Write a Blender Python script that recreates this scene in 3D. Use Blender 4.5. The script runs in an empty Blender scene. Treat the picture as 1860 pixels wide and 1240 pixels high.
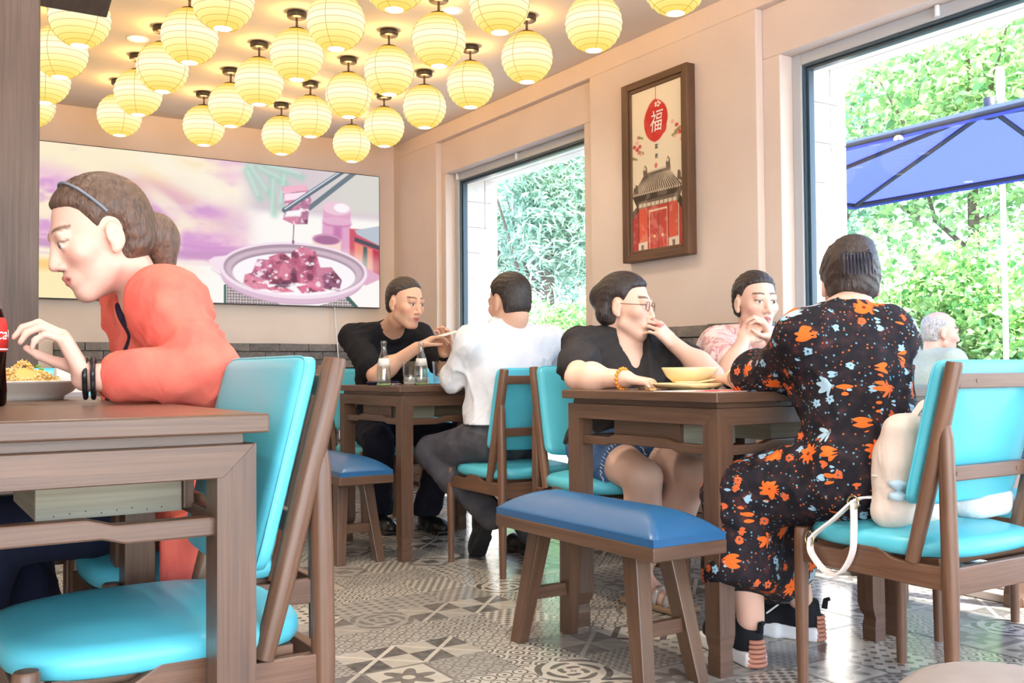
import bpy, bmesh, math, random
import numpy as np
from mathutils import Vector, Matrix
random.seed(7); np.random.seed(7)
scene = bpy.context.scene
COL = scene.collection

# ------------------------------------------------------------------ camera, exposure, sky, sun
cam_d = bpy.data.cameras.new('camera'); cam = bpy.data.objects.new('camera', cam_d); COL.objects.link(cam)
F, YAW, PITCH, ROLL = 1802.0, math.radians(32.4), math.atan(52.5/1802), math.radians(0.43)
cam_d.sensor_fit = 'HORIZONTAL'; cam_d.sensor_width = 36; cam_d.lens = F/1860*36
cam_d.clip_start = .05; cam_d.clip_end = 200
f0 = Vector((math.sin(YAW), math.cos(YAW), 0)); r0 = Vector((math.cos(YAW), -math.sin(YAW), 0)); u0 = Vector((0, 0, 1))
fw = f0*math.cos(PITCH)+u0*math.sin(PITCH); up_ = u0*math.cos(PITCH)-f0*math.sin(PITCH)
rt = r0*math.cos(ROLL)-up_*math.sin(ROLL); up = up_*math.cos(ROLL)+r0*math.sin(ROLL)
M = Matrix.Identity(4)
for i in range(3): M[i][0], M[i][1], M[i][2] = rt[i], up[i], -fw[i]
M.translation = (0, 0, .82)
cam.matrix_world = M
scene.camera = cam
vs = scene.view_settings
vs.view_transform = 'Standard'; vs.look = 'None'; vs.gamma = 1; vs.use_curve_mapping = False; vs.exposure = 0.22
try:
    scene.cycles.use_denoising = True
    scene.cycles.max_bounces = 8; scene.cycles.diffuse_bounces = 4; scene.cycles.transparent_max_bounces = 16
    scene.cycles.sample_clamp_indirect = 6; scene.cycles.caustics_reflective = False; scene.cycles.caustics_refractive = False
except Exception: pass

world = bpy.data.worlds.new('world'); scene.world = world; world.use_nodes = True
wn = world.node_tree; wn.nodes.clear()
sky = wn.nodes.new('ShaderNodeTexSky'); sky.sky_type = 'NISHITA'; sky.sun_disc = False
sky.sun_elevation = math.radians(52); sky.sun_rotation = math.radians(200); sky.air_density = 1; sky.dust_density = 1.2; sky.altitude = 50
bgn = wn.nodes.new('ShaderNodeBackground'); bgn.inputs['Strength'].default_value = 1.35
won = wn.nodes.new('ShaderNodeOutputWorld')
wn.links.new(sky.outputs[0], bgn.inputs[0]); wn.links.new(bgn.outputs[0], won.inputs[0])

def lamp(name, kind, loc, energy, color=(1, 1, 1), rot=None, **kw):
    d = bpy.data.lights.new(name, kind); d.energy = energy; d.color = color
    for k, v in kw.items(): setattr(d, k, v)
    o = bpy.data.objects.new(name, d); COL.objects.link(o); o.location = loc
    if rot is not None: o.rotation_euler = rot
    return o
sd = Vector((.25, -.62, .95)).normalized()       # towards the sun
sun = lamp('sun', 'SUN', (6, -10, 15), 27.0, (1, .96, .88)); sun.data.angle = math.radians(1)
sun.rotation_euler = sd.to_track_quat('Z', 'Y').to_euler()

# ------------------------------------------------------------------ node helpers
def lin(c):
    c = [x/255 for x in c]
    return tuple((x/12.92 if x <= .04045 else ((x+.055)/1.055)**2.4) for x in c)
class X_:                                         # tiny expression builder over Math nodes
    def __init__(s, nt, k): s.nt = nt; s.k = k
    def _op(s, op, *o, clamp=False):
        n = s.nt.nodes.new('ShaderNodeMath'); n.operation = op; n.use_clamp = clamp
        for i, v in enumerate((s,)+o):
            if isinstance(v, X_): s.nt.links.new(v.k, n.inputs[i])
            else: n.inputs[i].default_value = v
        return X_(s.nt, n.outputs[0])
    def __add__(s, o): return s._op('ADD', o)
    def __sub__(s, o): return s._op('SUBTRACT', o)
    def __mul__(s, o): return s._op('MULTIPLY', o)
    def __truediv__(s, o): return s._op('DIVIDE', o)
    def __lt__(s, o): return s._op('LESS_THAN', o)
    def __gt__(s, o): return s._op('GREATER_THAN', o)
    def abs(s): return s._op('ABSOLUTE')
    def sin(s): return s._op('SINE')
    def cos(s): return s._op('COSINE')
    def floor(s): return s._op('FLOOR')
    def fract(s): return s._op('FRACT')
    def sqrt(s): return s._op('SQRT')
    def max(s, o): return s._op('MAXIMUM', o)
    def min(s, o): return s._op('MINIMUM', o)
    def atan2(s, o): return s._op('ARCTAN2', o)
    def near(s, v, e=.5): return s._op('COMPARE', v, e)
class NT:
    def __init__(s, name):
        s.m = bpy.data.materials.new(name); s.m.use_nodes = True; s.nt = s.m.node_tree
        s.nt.nodes.clear(); s.out = s.new('ShaderNodeOutputMaterial')
    def new(s, t, **kw):
        n = s.nt.nodes.new(t)
        for k, v in kw.items(): setattr(n, k, v)
        return n
    def link(s, a, b): s.nt.links.new(a, b)
    def bsdf(s, base=None, rough=.5, metal=0, spec=.5, **kw):
        b = s.new('ShaderNodeBsdfPrincipled')
        if base is not None: b.inputs['Base Color'].default_value = (*base, 1)
        b.inputs['Roughness'].default_value = rough; b.inputs['Metallic'].default_value = metal
        b.inputs['Specular IOR Level'].default_value = spec
        for k, v in kw.items(): b.inputs[k.replace('_', ' ')].default_value = v
        s.link(b.outputs[0], s.out.inputs[0]); s.b = b
        return b
    def coord(s, which='Object', scale=(1, 1, 1), rnd=0.0):
        t = s.new('ShaderNodeTexCoord'); mp = s.new('ShaderNodeMapping'); mp.inputs['Scale'].default_value = scale
        s.link(t.outputs[which], mp.inputs[0])
        if rnd:
            oi = s.new('ShaderNodeObjectInfo'); v = s.new('ShaderNodeVectorMath', operation='SCALE')
            cm = s.new('ShaderNodeCombineXYZ')
            for i in range(3): s.link(oi.outputs['Random'], cm.inputs[i])
            s.link(cm.outputs[0], v.inputs[0]); v.inputs['Scale'].default_value = rnd
            s.link(v.outputs[0], mp.inputs['Location'])
        return mp.outputs[0]
    def noise(s, vec, scale, detail=3, rough=.5, dist=0):
        n = s.new('ShaderNodeTexNoise'); n.inputs['Scale'].default_value = scale; n.inputs['Detail'].default_value = detail
        n.inputs['Roughness'].default_value = rough; n.inputs['Distortion'].default_value = dist
        s.link(vec, n.inputs['Vector']); return n.outputs['Fac']
    def ramp(s, fac, stops, interp='LINEAR'):
        r = s.new('ShaderNodeValToRGB'); r.color_ramp.interpolation = interp
        e = r.color_ramp.elements
        while len(e) < len(stops): e.new(.5)
        for el, (p, c) in zip(e, stops): el.position = p; el.color = (*c, 1)
        s.link(fac, r.inputs[0]); return r.outputs[0]
    def mix(s, fac, a, b, mode='MIX'):
        n = s.new('ShaderNodeMix', data_type='RGBA', blend_type=mode)
        for sock, v in ((n.inputs[0], fac), (n.inputs[6], a), (n.inputs[7], b)):
            if isinstance(v, bpy.types.NodeSocket): s.link(v, sock)
            elif isinstance(v, (int, float)): sock.default_value = v
            else: sock.default_value = (*v, 1)
        return n.outputs[2]
    def bump(s, h, strength=.2, dist=.01):
        n = s.new('ShaderNodeBump'); n.inputs['Strength'].default_value = strength; n.inputs['Distance'].default_value = dist
        s.link(h, n.inputs['Height']); s.link(n.outputs[0], s.b.inputs['Normal'])
def plain(name, base, rough=.5, metal=0, spec=.5, **kw):
    t = NT(name); t.bsdf(base, rough, metal, spec, **kw); return t.m
def mottled(name, c1, c2, scale=8, rough=.6, bump=.0, bscale=60, spec=.4, det=4):
    t = NT(name); t.bsdf(rough=rough, spec=spec); v = t.coord('Object')
    t.link(t.ramp(t.noise(v, scale, det), [(.3, c1), (.7, c2)]), t.b.inputs['Base Color'])
    if bump: t.bump(t.noise(v, bscale, 3), bump, .004)
    return t.m
def wood(name, c1, c2, rough=.34, k=1.0):
    t = NT(name); t.bsdf(rough=rough, spec=.5); v = t.coord('UV', (2.2*k, 46*k, 1), 9)
    n1 = t.noise(v, 1.0, 5, .6, .6); v2 = t.coord('UV', (6*k, 260*k, 1), 5); n2 = t.noise(v2, 1.0, 2)
    v3 = t.coord('UV', (3*k, 3*k, 1), 5); n3 = t.noise(v3, 1, 2)
    a = t.ramp(n1, [(.3, c1), (.72, c2)]); b = t.mix(.22, a, t.ramp(n2, [(.35, tuple(x*.6 for x in c1)), (.6, c2)]))
    c = t.mix(.18, b, t.ramp(n3, [(.35, tuple(x*.55 for x in c1)), (.65, tuple(min(1, x*1.25) for x in c2))]))
    t.link(c, t.b.inputs['Base Color']); t.bump(n2, .08, .002)
    return t.m
def leather(name, c, rough=.36):
    t = NT(name); t.bsdf(rough=rough, spec=.5); v = t.coord('Object')
    t.link(t.ramp(t.noise(v, 3, 3), [(.3, tuple(x*.93 for x in c)), (.7, c)]), t.b.inputs['Base Color'])
    vo = t.new('ShaderNodeTexVoronoi'); vo.inputs['Scale'].default_value = 420; t.link(v, vo.inputs['Vector'])
    n = t.noise(v, 9, 3); mx = X_(t.nt, vo.outputs['Distance'])*.15+X_(t.nt, n)*.8
    t.bump(mx.k, .10, .003)
    return t.m
def cloth(name, c, rough=.85, fold=.5, fs=9, weave=500, c2=None):
    t = NT(name); t.bsdf(rough=rough, spec=.25); v = t.coord('Object')
    c2 = c2 or tuple(x*.86 for x in c)
    t.link(t.ramp(t.noise(v, 14, 4), [(.3, c2), (.7, c)]), t.b.inputs['Base Color'])
    v2 = t.coord('Object', (1, 1, .45)); n = X_(t.nt, t.noise(v2, fs, 3, .5, 1.2)); w = X_(t.nt, t.noise(v, weave, 1))
    t.bump((n+w*.04).k, fold, .03)
    return t.m

MT = {}
MT['wood'] = wood('walnut_wood', lin((70, 48, 36)), lin((112, 82, 63)))
MT['chair_wood'] = wood('chair_wood', lin((84, 56, 40)), lin((128, 92, 70)), .38)
MT['dark_wood'] = wood('dark_wood', lin((64, 46, 38)), lin((104, 80, 68)), .45)
MT['frame_wood'] = wood('frame_wood', lin((72, 48, 34)), lin((116, 82, 58)), .5)
MT['ply'] = wood('pale_plywood', lin((128, 120, 104)), lin((168, 160, 142)), .6, .6)
MT['turquoise'] = leather('turquoise_leather', lin((92, 196, 214)))
MT['blue'] = leather('blue_leather', lin((40, 92, 138)), .28)
MT['wall'] = mottled('peach_plaster', lin((222, 203, 191)), lin((229, 211, 199)), 3, .8, .05, 90)
MT['ceiling'] = mottled('ceiling_paint', lin((226, 212, 200)), lin((232, 219, 207)), 3, .85, .03, 90)
MT['white'] = plain('white_paint', lin((235, 236, 238)), .4)
MT['frame_grey'] = plain('grey_window_frame', lin((190, 192, 196)), .4)
MT['seal'] = plain('dark_window_seal', lin((58, 78, 92)), .35)
MT['black'] = plain('black_metal', lin((38, 32, 30)), .4)
MT['black_plastic'] = plain('black_plastic', lin((22, 22, 24)), .3)
MT['chrome'] = plain('brass_chrome', lin((214, 190, 140)), .2, 1)
MT['porcelain'] = plain('white_porcelain', lin((232, 226, 218)), .15)
MT['cream'] = plain('cream_ceramic', lin((238, 214, 160)), .2)
MT['paper'] = plain('white_paper', lin((236, 232, 228)), .8)
MT['red_print'] = plain('red_print', lin((196, 42, 36)), .6)
MT['white_print'] = plain('white_print', lin((250, 248, 242)), .6)
MT['black_print'] = plain('black_print', lin((40, 36, 34)), .7)
MT['mortar'] = mottled('mortar', lin((60, 56, 54)), lin((76, 72, 69)), 30, .9, .2)
def brick_mat():
    t = NT('grey_brick'); t.bsdf(rough=.8, spec=.3); v = t.coord('Object', rnd=20)
    oi = t.new('ShaderNodeObjectInfo')
    a = t.ramp(oi.outputs['Random'], [(0, lin((100, 96, 96))), (.5, lin((124, 118, 116))), (1, lin((148, 138, 131)))])
    b = t.ramp(t.noise(v, 22, 5, .65), [(.3, lin((76, 72, 72))), (.75, lin((164, 154, 148)))])
    t.link(t.mix(.45, a, b), t.b.inputs['Base Color']); t.bump(t.noise(v, 34, 5, .7, .5), .7, .012); return t.m
MT['brick'] = brick_mat()
def glass_pane():
    t = NT('window_glass'); g = t.new('ShaderNodeNewGeometry'); dt = t.new('ShaderNodeVectorMath', operation='DOT_PRODUCT')
    t.link(g.outputs['Normal'], dt.inputs[0]); t.link(g.outputs['Incoming'], dt.inputs[1])
    q = X_(t.nt, dt.outputs['Value']).abs()*-1.0+1.0; fr = q*q*q*q*q*.96+.04            # Schlick reflectance of each face
    tr = t.new('ShaderNodeBsdfTransparent'); tr.inputs[0].default_value = (.98, .99, .985, 1)
    gl = t.new('ShaderNodeBsdfGlossy'); gl.inputs['Roughness'].default_value = 0
    mx = t.new('ShaderNodeMixShader'); t.link(fr.k, mx.inputs[0]); t.link(tr.outputs[0], mx.inputs[1]); t.link(gl.outputs[0], mx.inputs[2])
    t.link(mx.outputs[0], t.out.inputs[0]); return t.m
MT['pane'] = glass_pane()
def thin_glass(name, tint, rough=0, f0=.06):
    t = NT(name); g = t.new('ShaderNodeNewGeometry'); dt = t.new('ShaderNodeVectorMath', operation='DOT_PRODUCT')
    t.link(g.outputs['Normal'], dt.inputs[0]); t.link(g.outputs['Incoming'], dt.inputs[1])
    q = X_(t.nt, dt.outputs['Value']).abs()*-1.0+1.0; fr = q*q*q*q*(.9-f0)+f0
    tr = t.new('ShaderNodeBsdfTransparent'); tr.inputs[0].default_value = (*tint, 1)
    gl = t.new('ShaderNodeBsdfGlossy'); gl.inputs['Roughness'].default_value = .03
    mx = t.new('ShaderNodeMixShader'); t.link(fr.k, mx.inputs[0]); t.link(tr.outputs[0], mx.inputs[1]); t.link(gl.outputs[0], mx.inputs[2])
    t.link(mx.outputs[0], t.out.inputs[0]); return t.m
MT['glass'] = thin_glass('drinking_glass', (.97, .98, .98)); MT['green_glass'] = thin_glass('pale_green_glass', (.975, .99, .975), f0=.12); MT['water'] = thin_glass('water', (.97, .985, .985), f0=.10)
MT['cola'] = plain('cola', lin((44, 14, 8)), .05, 0, .5, Coat_Weight=.5)
def emis(name, c, s):
    t = NT(name); e = t.new('ShaderNodeEmission'); e.inputs[0].default_value = (*c, 1); e.inputs[1].default_value = s
    t.link(e.outputs[0], t.out.inputs[0]); return t.m
def lantern_mat():
    t = NT('glowing_paper'); tc = t.new('ShaderNodeTexCoord'); sp = t.new('ShaderNodeSeparateXYZ'); t.link(tc.outputs['Object'], sp.inputs[0])
    z = X_(t.nt, sp.outputs[2]); a = (z+.205)/.244+.5
    c = t.ramp(a.k, [(0, lin((253, 208, 92))), (.2, lin((255, 234, 150))), (.5, lin((255, 249, 214))), (.78, lin((255, 234, 150))), (.92, lin((255, 204, 84))), (1, lin((255, 168, 48)))])
    e = t.new('ShaderNodeEmission'); t.link(c, e.inputs[0]); e.inputs[1].default_value = 1.0
    t.link(e.outputs[0], t.out.inputs[0]); return t.m
MT['lantern'] = lantern_mat()
MT['lantern_rib'] = emis('lantern_wire', lin((246, 190, 66)), .62)
MT['lantern_bulb'] = emis('lantern_opening_glow', lin((255, 250, 230)), 2.2)
MT['downlight'] = emis('downlight_glow', (1, .97, .9), 9)
def attr_emis(name, s):
    t = NT(name); a = t.new('ShaderNodeAttribute', attribute_name='Col'); e = t.new('ShaderNodeEmission'); e.inputs[1].default_value = s
    t.link(a.outputs[0], e.inputs[0]); t.link(e.outputs[0], t.out.inputs[0]); return t.m
MT['screen'] = attr_emis('lit_screen', .85)
def attr_mat(name, rough=.5, spec=.4, bump=0, bs=200, sss=0):
    t = NT(name); t.bsdf(rough=rough, spec=spec); a = t.new('ShaderNodeAttribute', attribute_name='Col')
    t.link(a.outputs[0], t.b.inputs['Base Color'])
    if sss:
        t.b.inputs['Subsurface Weight'].default_value = sss; t.b.inputs['Subsurface Radius'].default_value = (.02, .008, .005); t.b.inputs['Subsurface Scale'].default_value = .3
    if bump: t.bump(t.noise(t.coord('Object'), bs, 3), bump, .002)
    return t.m
MT['print'] = attr_mat('printed_paper', .6)
MT['skin'] = attr_mat('skin', .48, .4, .05, 260)

# ------------------------------------------------------------------ mesh helpers
def link(o, parent=None):
    COL.objects.link(o)
    if parent is not None: o.parent = parent
    return o
def tag(o, label=None, cat=None, group=None, kind=None):
    if label: o['label'] = label
    if cat: o['category'] = cat
    if group: o['group'] = group
    if kind: o['kind'] = kind
    return o
def empty(name, loc=(0, 0, 0), rz=0, label=None, cat=None, group=None, kind=None):
    o = bpy.data.objects.new(name, None); o.empty_display_size = .1; link(o); o.location = loc; o.rotation_euler = (0, 0, rz)
    return tag(o, label, cat, group, kind)
def V(*a): return np.array(a, float)
def unit(v): v = np.asarray(v, float); return v/np.linalg.norm(v)
class MB:
    def __init__(s): s.v = []; s.f = []; s.uv = []; s.sm = []; s.mi = []
    def add(s, vs, fs, uvs=None, smooth=False, mi=0):
        o = len(s.v); s.v += [tuple(map(float, p)) for p in vs]
        for i, f in enumerate(fs):
            s.f.append([k+o for k in f]); s.sm.append(smooth); s.mi.append(mi)
            s.uv.append(uvs[i] if uvs else [(vs[k][0], vs[k][1]) for k in f])
        return s
    def hexa(s, c, mi=0):
        """8 corners: bottom 4 ccw, top 4 ccw; grain runs along the longest edge"""
        c = [np.asarray(p, float) for p in c]
        fs = [(0, 3, 2, 1), (4, 5, 6, 7), (0, 1, 5, 4), (1, 2, 6, 5), (2, 3, 7, 6), (3, 0, 4, 7)]
        r = random.random()*3; uvs = []
        for f in fs:                                  # grain runs along the longer side of each face
            e1, e2 = c[f[1]]-c[f[0]], c[f[3]]-c[f[0]]
            if np.linalg.norm(e1) < np.linalg.norm(e2): e1, e2 = e2, e1
            e1 = unit(e1); e2 = unit(e2-e1*np.dot(e1, e2)); o_ = float(np.dot(c[f[0]], (.37, .61, .53)))
            uvs.append([(float(np.dot(c[k]-c[f[0]], e1))+r+o_, float(np.dot(c[k]-c[f[0]], e2))+r+o_) for k in f])
        return s.add(c, fs, uvs, mi=mi)
    def box(s, lo, hi, mi=0):
        (a, b, c), (d, e, f) = lo, hi
        return s.hexa([(a, b, c), (d, b, c), (d, e, c), (a, e, c), (a, b, f), (d, b, f), (d, e, f), (a, e, f)], mi)
    def prism(s, poly, axis, a, b, mi=0, along=0):
        """polygon (2D ccw) extruded along axis from a to b"""
        n = len(poly)
        def P(p, t):
            if axis == 'x': return (t, p[0], p[1])
            if axis == 'y': return (p[0], t, p[1])
            return (p[0], p[1], t)
        vs = [P(p, a) for p in poly]+[P(p, b) for p in poly]
        fs = [list(range(n))[::-1], [n+i for i in range(n)]]+[[i, (i+1) % n, n+(i+1) % n, n+i] for i in range(n)]
        r = random.random()*3; w = 1-along
        uvs = [[(poly[k % n][along]+r, poly[k % n][w]+r) for k in f] for f in fs[:2]]
        uvs += [[(poly[k % n][along]+r, (a if k < n else b)+poly[k % n][w]+r) for k in f] for f in fs[2:]]
        if axis == 'y': fs = [f[::-1] for f in fs]; uvs = [u[::-1] for u in uvs]
        return s.add(vs, fs, uvs, mi=mi)
    def tube(s, pts, rad, seg=14, caps=True, flat=1.0, smooth=True, mi=0):
        pts = [np.asarray(p, float) for p in pts]
        if not hasattr(rad, '__len__'): rad = [rad]*len(pts)
        rings = []; u = None; L = 0; Ls = []; r0_ = random.random()*3
        for i, p in enumerate(pts):
            t = unit(pts[min(i+1, len(pts)-1)]-pts[max(i-1, 0)])
            if u is None: u = np.cross(t, (0, 0, 1)) if abs(t[2]) < .9 else np.cross(t, (0, 1, 0))
            u = unit(u-t*np.dot(u, t)); w = np.cross(t, u)
            rings.append([p+rad[i]*(math.cos(2*math.pi*k/seg)*u+flat*math.sin(2*math.pi*k/seg)*w) for k in range(seg)])
            if i: L += np.linalg.norm(p-pts[i-1])
            Ls.append(L)
        vs = [q for r in rings for q in r]; fs = []; uvs = []
        for i in range(len(pts)-1):
            for k in range(seg):
                k2 = (k+1) % seg
                fs.append((i*seg+k, i*seg+k2, (i+1)*seg+k2, (i+1)*seg+k))
                c = .12/seg
                uvs.append([(Ls[i]+r0_, k*c+r0_), (Ls[i]+r0_, (k+1)*c+r0_), (Ls[i+1]+r0_, (k+1)*c+r0_), (Ls[i+1]+r0_, k*c+r0_)])
        s.add(vs, fs, uvs, smooth, mi)
        if caps:
            s.add(rings[0], [list(range(seg))[::-1]], mi=mi); s.add(rings[-1], [list(range(seg))], mi=mi)
        return s
    def lathe(s, prof, c=(0, 0, 0), seg=24, smooth=True, mi=0):
        vs = []; n = len(prof)
        for r, z in prof:
            for k in range(seg): vs.append((c[0]+r*math.cos(2*math.pi*k/seg), c[1]+r*math.sin(2*math.pi*k/seg), c[2]+z))
        fs = [(i*seg+k, i*seg+(k+1) % seg, (i+1)*seg+(k+1) % seg, (i+1)*seg+k) for i in range(n-1) for k in range(seg)]
        if prof[0][0] > 1e-6: fs.append(list(range(seg))[::-1])
        if prof[-1][0] > 1e-6: fs.append([(n-1)*seg+k for k in range(seg)])
        return s.add(vs, fs, None, smooth, mi)
    def grid(s, P, mi=0, smooth=True, closeu=False):
        nu, nv = len(P), len(P[0]); vs = [q for r in P for q in r]
        fs = [(i*nv+j, ((i+1) % nu)*nv+j, ((i+1) % nu)*nv+j+1, i*nv+j+1) for i in range(nu if closeu else nu-1) for j in range(nv-1)]
        return s.add(vs, fs, None, smooth, mi)
    def build(s, name, mat, parent=None, loc=None, bevel=0, seg=2, weld=False):
        me = bpy.data.meshes.new(name); me.from_pydata(s.v, [], s.f)
        uvl = me.uv_layers.new(name='UVMap'); flat = [c for u in s.uv for p in u for c in p]
        uvl.data.foreach_set('uv', flat)
        me.polygons.foreach_set('use_smooth', s.sm)
        for m in (mat if isinstance(mat, (list, tuple)) else [mat]): me.materials.append(m)
        me.polygons.foreach_set('material_index', s.mi)
        if weld:
            bm = bmesh.new(); bm.from_mesh(me); bmesh.ops.remove_doubles(bm, verts=bm.verts, dist=1e-5)
            bmesh.ops.recalc_face_normals(bm, faces=bm.faces); bm.to_mesh(me); bm.free()
        me.update()
        o = bpy.data.objects.new(name, me); link(o, parent)
        if loc is not None: o.location = loc
        if bevel:
            b = o.modifiers.new('bevel', 'BEVEL'); b.width = bevel; b.segments = seg; b.limit_method = 'ANGLE'; b.angle_limit = math.radians(50)
        return o
def np_mesh(name, verts, quads, mat, parent=None, smooth=True, col=None, n=4):
    me = bpy.data.meshes.new(name); nv, nf = len(verts), len(quads)
    me.vertices.add(nv); me.vertices.foreach_set('co', np.asarray(verts, np.float32).ravel())
    me.loops.add(nf*n); me.loops.foreach_set('vertex_index', np.asarray(quads, np.int32).ravel())
    me.polygons.add(nf); me.polygons.foreach_set('loop_start', np.arange(nf, dtype=np.int32)*n)
    me.update(calc_edges=True)
    me.polygons.foreach_set('use_smooth', np.full(nf, smooth))
    if col is not None:
        a = me.color_attributes.new('Col', 'FLOAT_COLOR', 'POINT')
        a.data.foreach_set('color', np.concatenate([col, np.ones((nv, 1))], 1).astype(np.float32).ravel())
    me.materials.append(mat); me.update()
    o = bpy.data.objects.new(name, me); link(o, parent); return o
def clone(o, parent=None):
    c = o.copy(); link(c)
    if parent is not None: c.parent = parent
    for ch in o.children: clone(ch, c)
    return c
def place(o, loc, rz=0, label=None, sc=1):
    o.location = loc; o.rotation_euler = (0, 0, rz); o.scale = (sc, sc, sc)
    if label: o['label'] = label
    return o

# ------------------------------------------------------------------ smooth solids (distance field -> one continuous quad mesh)
def rc(a, b, ra, rb, k=.02, op='u'): return ('rc', op, k, np.asarray(a, float), np.asarray(b, float), ra, rb)
def el(c, r, R=None, k=.02, op='u'): return ('el', op, k, np.asarray(c, float), np.asarray(r, float), np.eye(3) if R is None else np.asarray(R, float))
def bx(c, hf, R=None, rd=.01, k=.01, op='u'): return ('bx', op, k, np.asarray(c, float), np.asarray(hf, float), np.eye(3) if R is None else np.asarray(R, float), rd)
def cut(p, n, k=.0): return ('pl', 'cut', k, np.asarray(p, float), unit(n))
def fnp(fn, c, rad, k=.0, op='u'): return ('fn', op, k, np.asarray(c, float), rad, fn)
def bounds(p):
    if p[0] == 'fn': return p[3]-p[4], p[3]+p[4]
    if p[0] == 'rc':
        lo = np.minimum(p[3]-p[5], p[4]-p[6]); hi = np.maximum(p[3]+p[5], p[4]+p[6]); return lo, hi
    if p[0] == 'el':
        e = np.sqrt(((p[5]*p[4][:, None])**2).sum(0)); return p[3]-e, p[3]+e
    if p[0] == 'bx':
        e = (np.abs(p[5])*p[4][:, None]).sum(0); return p[3]-e, p[3]+e
def pdist(p, X, Y, Z):
    if p[0] == 'rc':
        a, b, ra, rb = p[3:7]; d = b-a; L = max(float(d@d), 1e-9)
        x, y, z = X-a[0], Y-a[1], Z-a[2]
        t = np.clip((x*d[0]+y*d[1]+z*d[2])/L, 0, 1)
        return np.sqrt((x-t*d[0])**2+(y-t*d[1])**2+(z-t*d[2])**2)-(ra+t*(rb-ra))
    if p[0] in ('el', 'bx'):
        c, r, R = p[3:6]; x, y, z = X-c[0], Y-c[1], Z-c[2]
        q = [R[i, 0]*x+R[i, 1]*y+R[i, 2]*z for i in range(3)]
        if p[0] == 'el':
            k0 = np.sqrt(sum((q[i]/r[i])**2 for i in range(3))); k1 = np.sqrt(sum((q[i]/r[i]**2)**2 for i in range(3)))
            return k0*(k0-1)/np.maximum(k1, 1e-6)
        rd = p[6]; e = [np.abs(q[i])-(r[i]-rd) for i in range(3)]
        return np.sqrt(sum(np.maximum(v, 0)**2 for v in e))+np.minimum(np.maximum(np.maximum(e[0], e[1]), e[2]), 0)-rd
    if p[0] == 'fn': return p[5](X, Y, Z)
    if p[0] == 'pl':
        c, n = p[3:5]; return (X-c[0])*n[0]+(Y-c[1])*n[1]+(Z-c[2])*n[2]
def smin(a, b, k):
    if k <= 1e-6: return np.minimum(a, b)
    h = np.clip(.5+.5*(b-a)/k, 0, 1); return b+(a-b)*h-k*h*(1-h)
def solid(prims, h, fold=None):
    us = [p for p in prims if p[1] == 'u']; B = [bounds(p) for p in us]
    lo = np.min([b[0] for b in B], 0)-.02-h*2; hi = np.max([b[1] for b in B], 0)+.02+h*2
    ax = [np.arange(lo[i], hi[i]+h, h, dtype=np.float32) for i in range(3)]
    D = np.full([len(a) for a in ax], .2, np.float32)
    def add_fold():
        nonlocal D
        if fold is not None: D += fold(ax[0][:, None, None], ax[1][None, :, None], ax[2][None, None, :]).astype(np.float32)
    if fold is not None: prims = us+[None]+[p for p in prims if p[1] != 'u']      # folds first, then clean hems and necklines
    for p in prims:
        if p is None: add_fold(); continue
        if p[0] == 'pl': sl = [slice(0, len(a)) for a in ax]
        else:
            b0, b1 = bounds(p); m = p[2]+.03
            sl = [slice(max(0, int((b0[i]-m-lo[i])/h)), min(len(ax[i]), int((b1[i]+m-lo[i])/h)+2)) for i in range(3)]
        X, Y, Z = ax[0][sl[0]][:, None, None], ax[1][sl[1]][None, :, None], ax[2][sl[2]][None, None, :]
        d = pdist(p, X, Y, Z).astype(np.float32); S = tuple(sl); cur = D[S]
        D[S] = smin(cur, d, p[2]) if p[1] == 'u' else -smin(-cur, (-d if p[1] == 'cut' else d), p[2])
    for i in range(3):
        s0 = [slice(None)]*3; s0[i] = 0; D[tuple(s0)] = .2; s0[i] = -1; D[tuple(s0)] = .2
    I = D < 0; n = D.shape
    c = np.zeros([k-1 for k in n], np.uint8)
    offs = [(i, j, k) for i in (0, 1) for j in (0, 1) for k in (0, 1)]
    for o in offs: c += I[o[0]:n[0]-1+o[0], o[1]:n[1]-1+o[1], o[2]:n[2]-1+o[2]]
    act = (c > 0) & (c < 8); ii = np.argwhere(act); idx = np.full(act.shape, -1, np.int32); idx[act] = np.arange(len(ii))
    val = {o: D[ii[:, 0]+o[0], ii[:, 1]+o[1], ii[:, 2]+o[2]] for o in offs}
    acc = np.zeros((len(ii), 3)); cnt = np.zeros(len(ii))
    for o in offs:
        for a in range(3):
            if o[a]: continue
            o2 = list(o); o2[a] = 1; v0, v1 = val[o], val[tuple(o2)]; x = (v0 < 0) != (v1 < 0)
            t = v0[x]/(v0[x]-v1[x]); pt = np.tile(np.array(o, float), (len(t), 1)); pt[:, a] = t
            acc[x] += pt; cnt[x] += 1
    verts = (ii+acc/cnt[:, None])*h+lo
    Q = []
    for a in range(3):
        b, d = (a+1) % 3, (a+2) % 3
        sA = [slice(1, -1)]*3; sB = [slice(1, -1)]*3; sA[a] = slice(0, n[a]-1); sB[a] = slice(1, n[a])
        A, Bv = I[tuple(sA)], I[tuple(sB)]
        e = np.argwhere(A != Bv); off = np.array([1, 1, 1]); off[a] = 0; inside = A[tuple(e.T)]
        e = e+off
        def cell(db, dd):
            q = e.copy(); q[:, b] -= db; q[:, d] -= dd; return idx[tuple(q.T)]
        q = np.stack([cell(1, 1), cell(0, 1), cell(0, 0), cell(1, 0)], 1)
        q[~inside] = q[~inside][:, ::-1]; Q.append(q)
    return verts, np.concatenate(Q)
def solid_obj(name, prims, h, mat, root, col=None, fold=None):
    v, q = solid(prims, h, fold); c = col(v) if col else None
    base = np.array(root.location) if root is not None else np.zeros(3)
    return np_mesh(name, v-base, q, mat, root, True, c)
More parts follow.
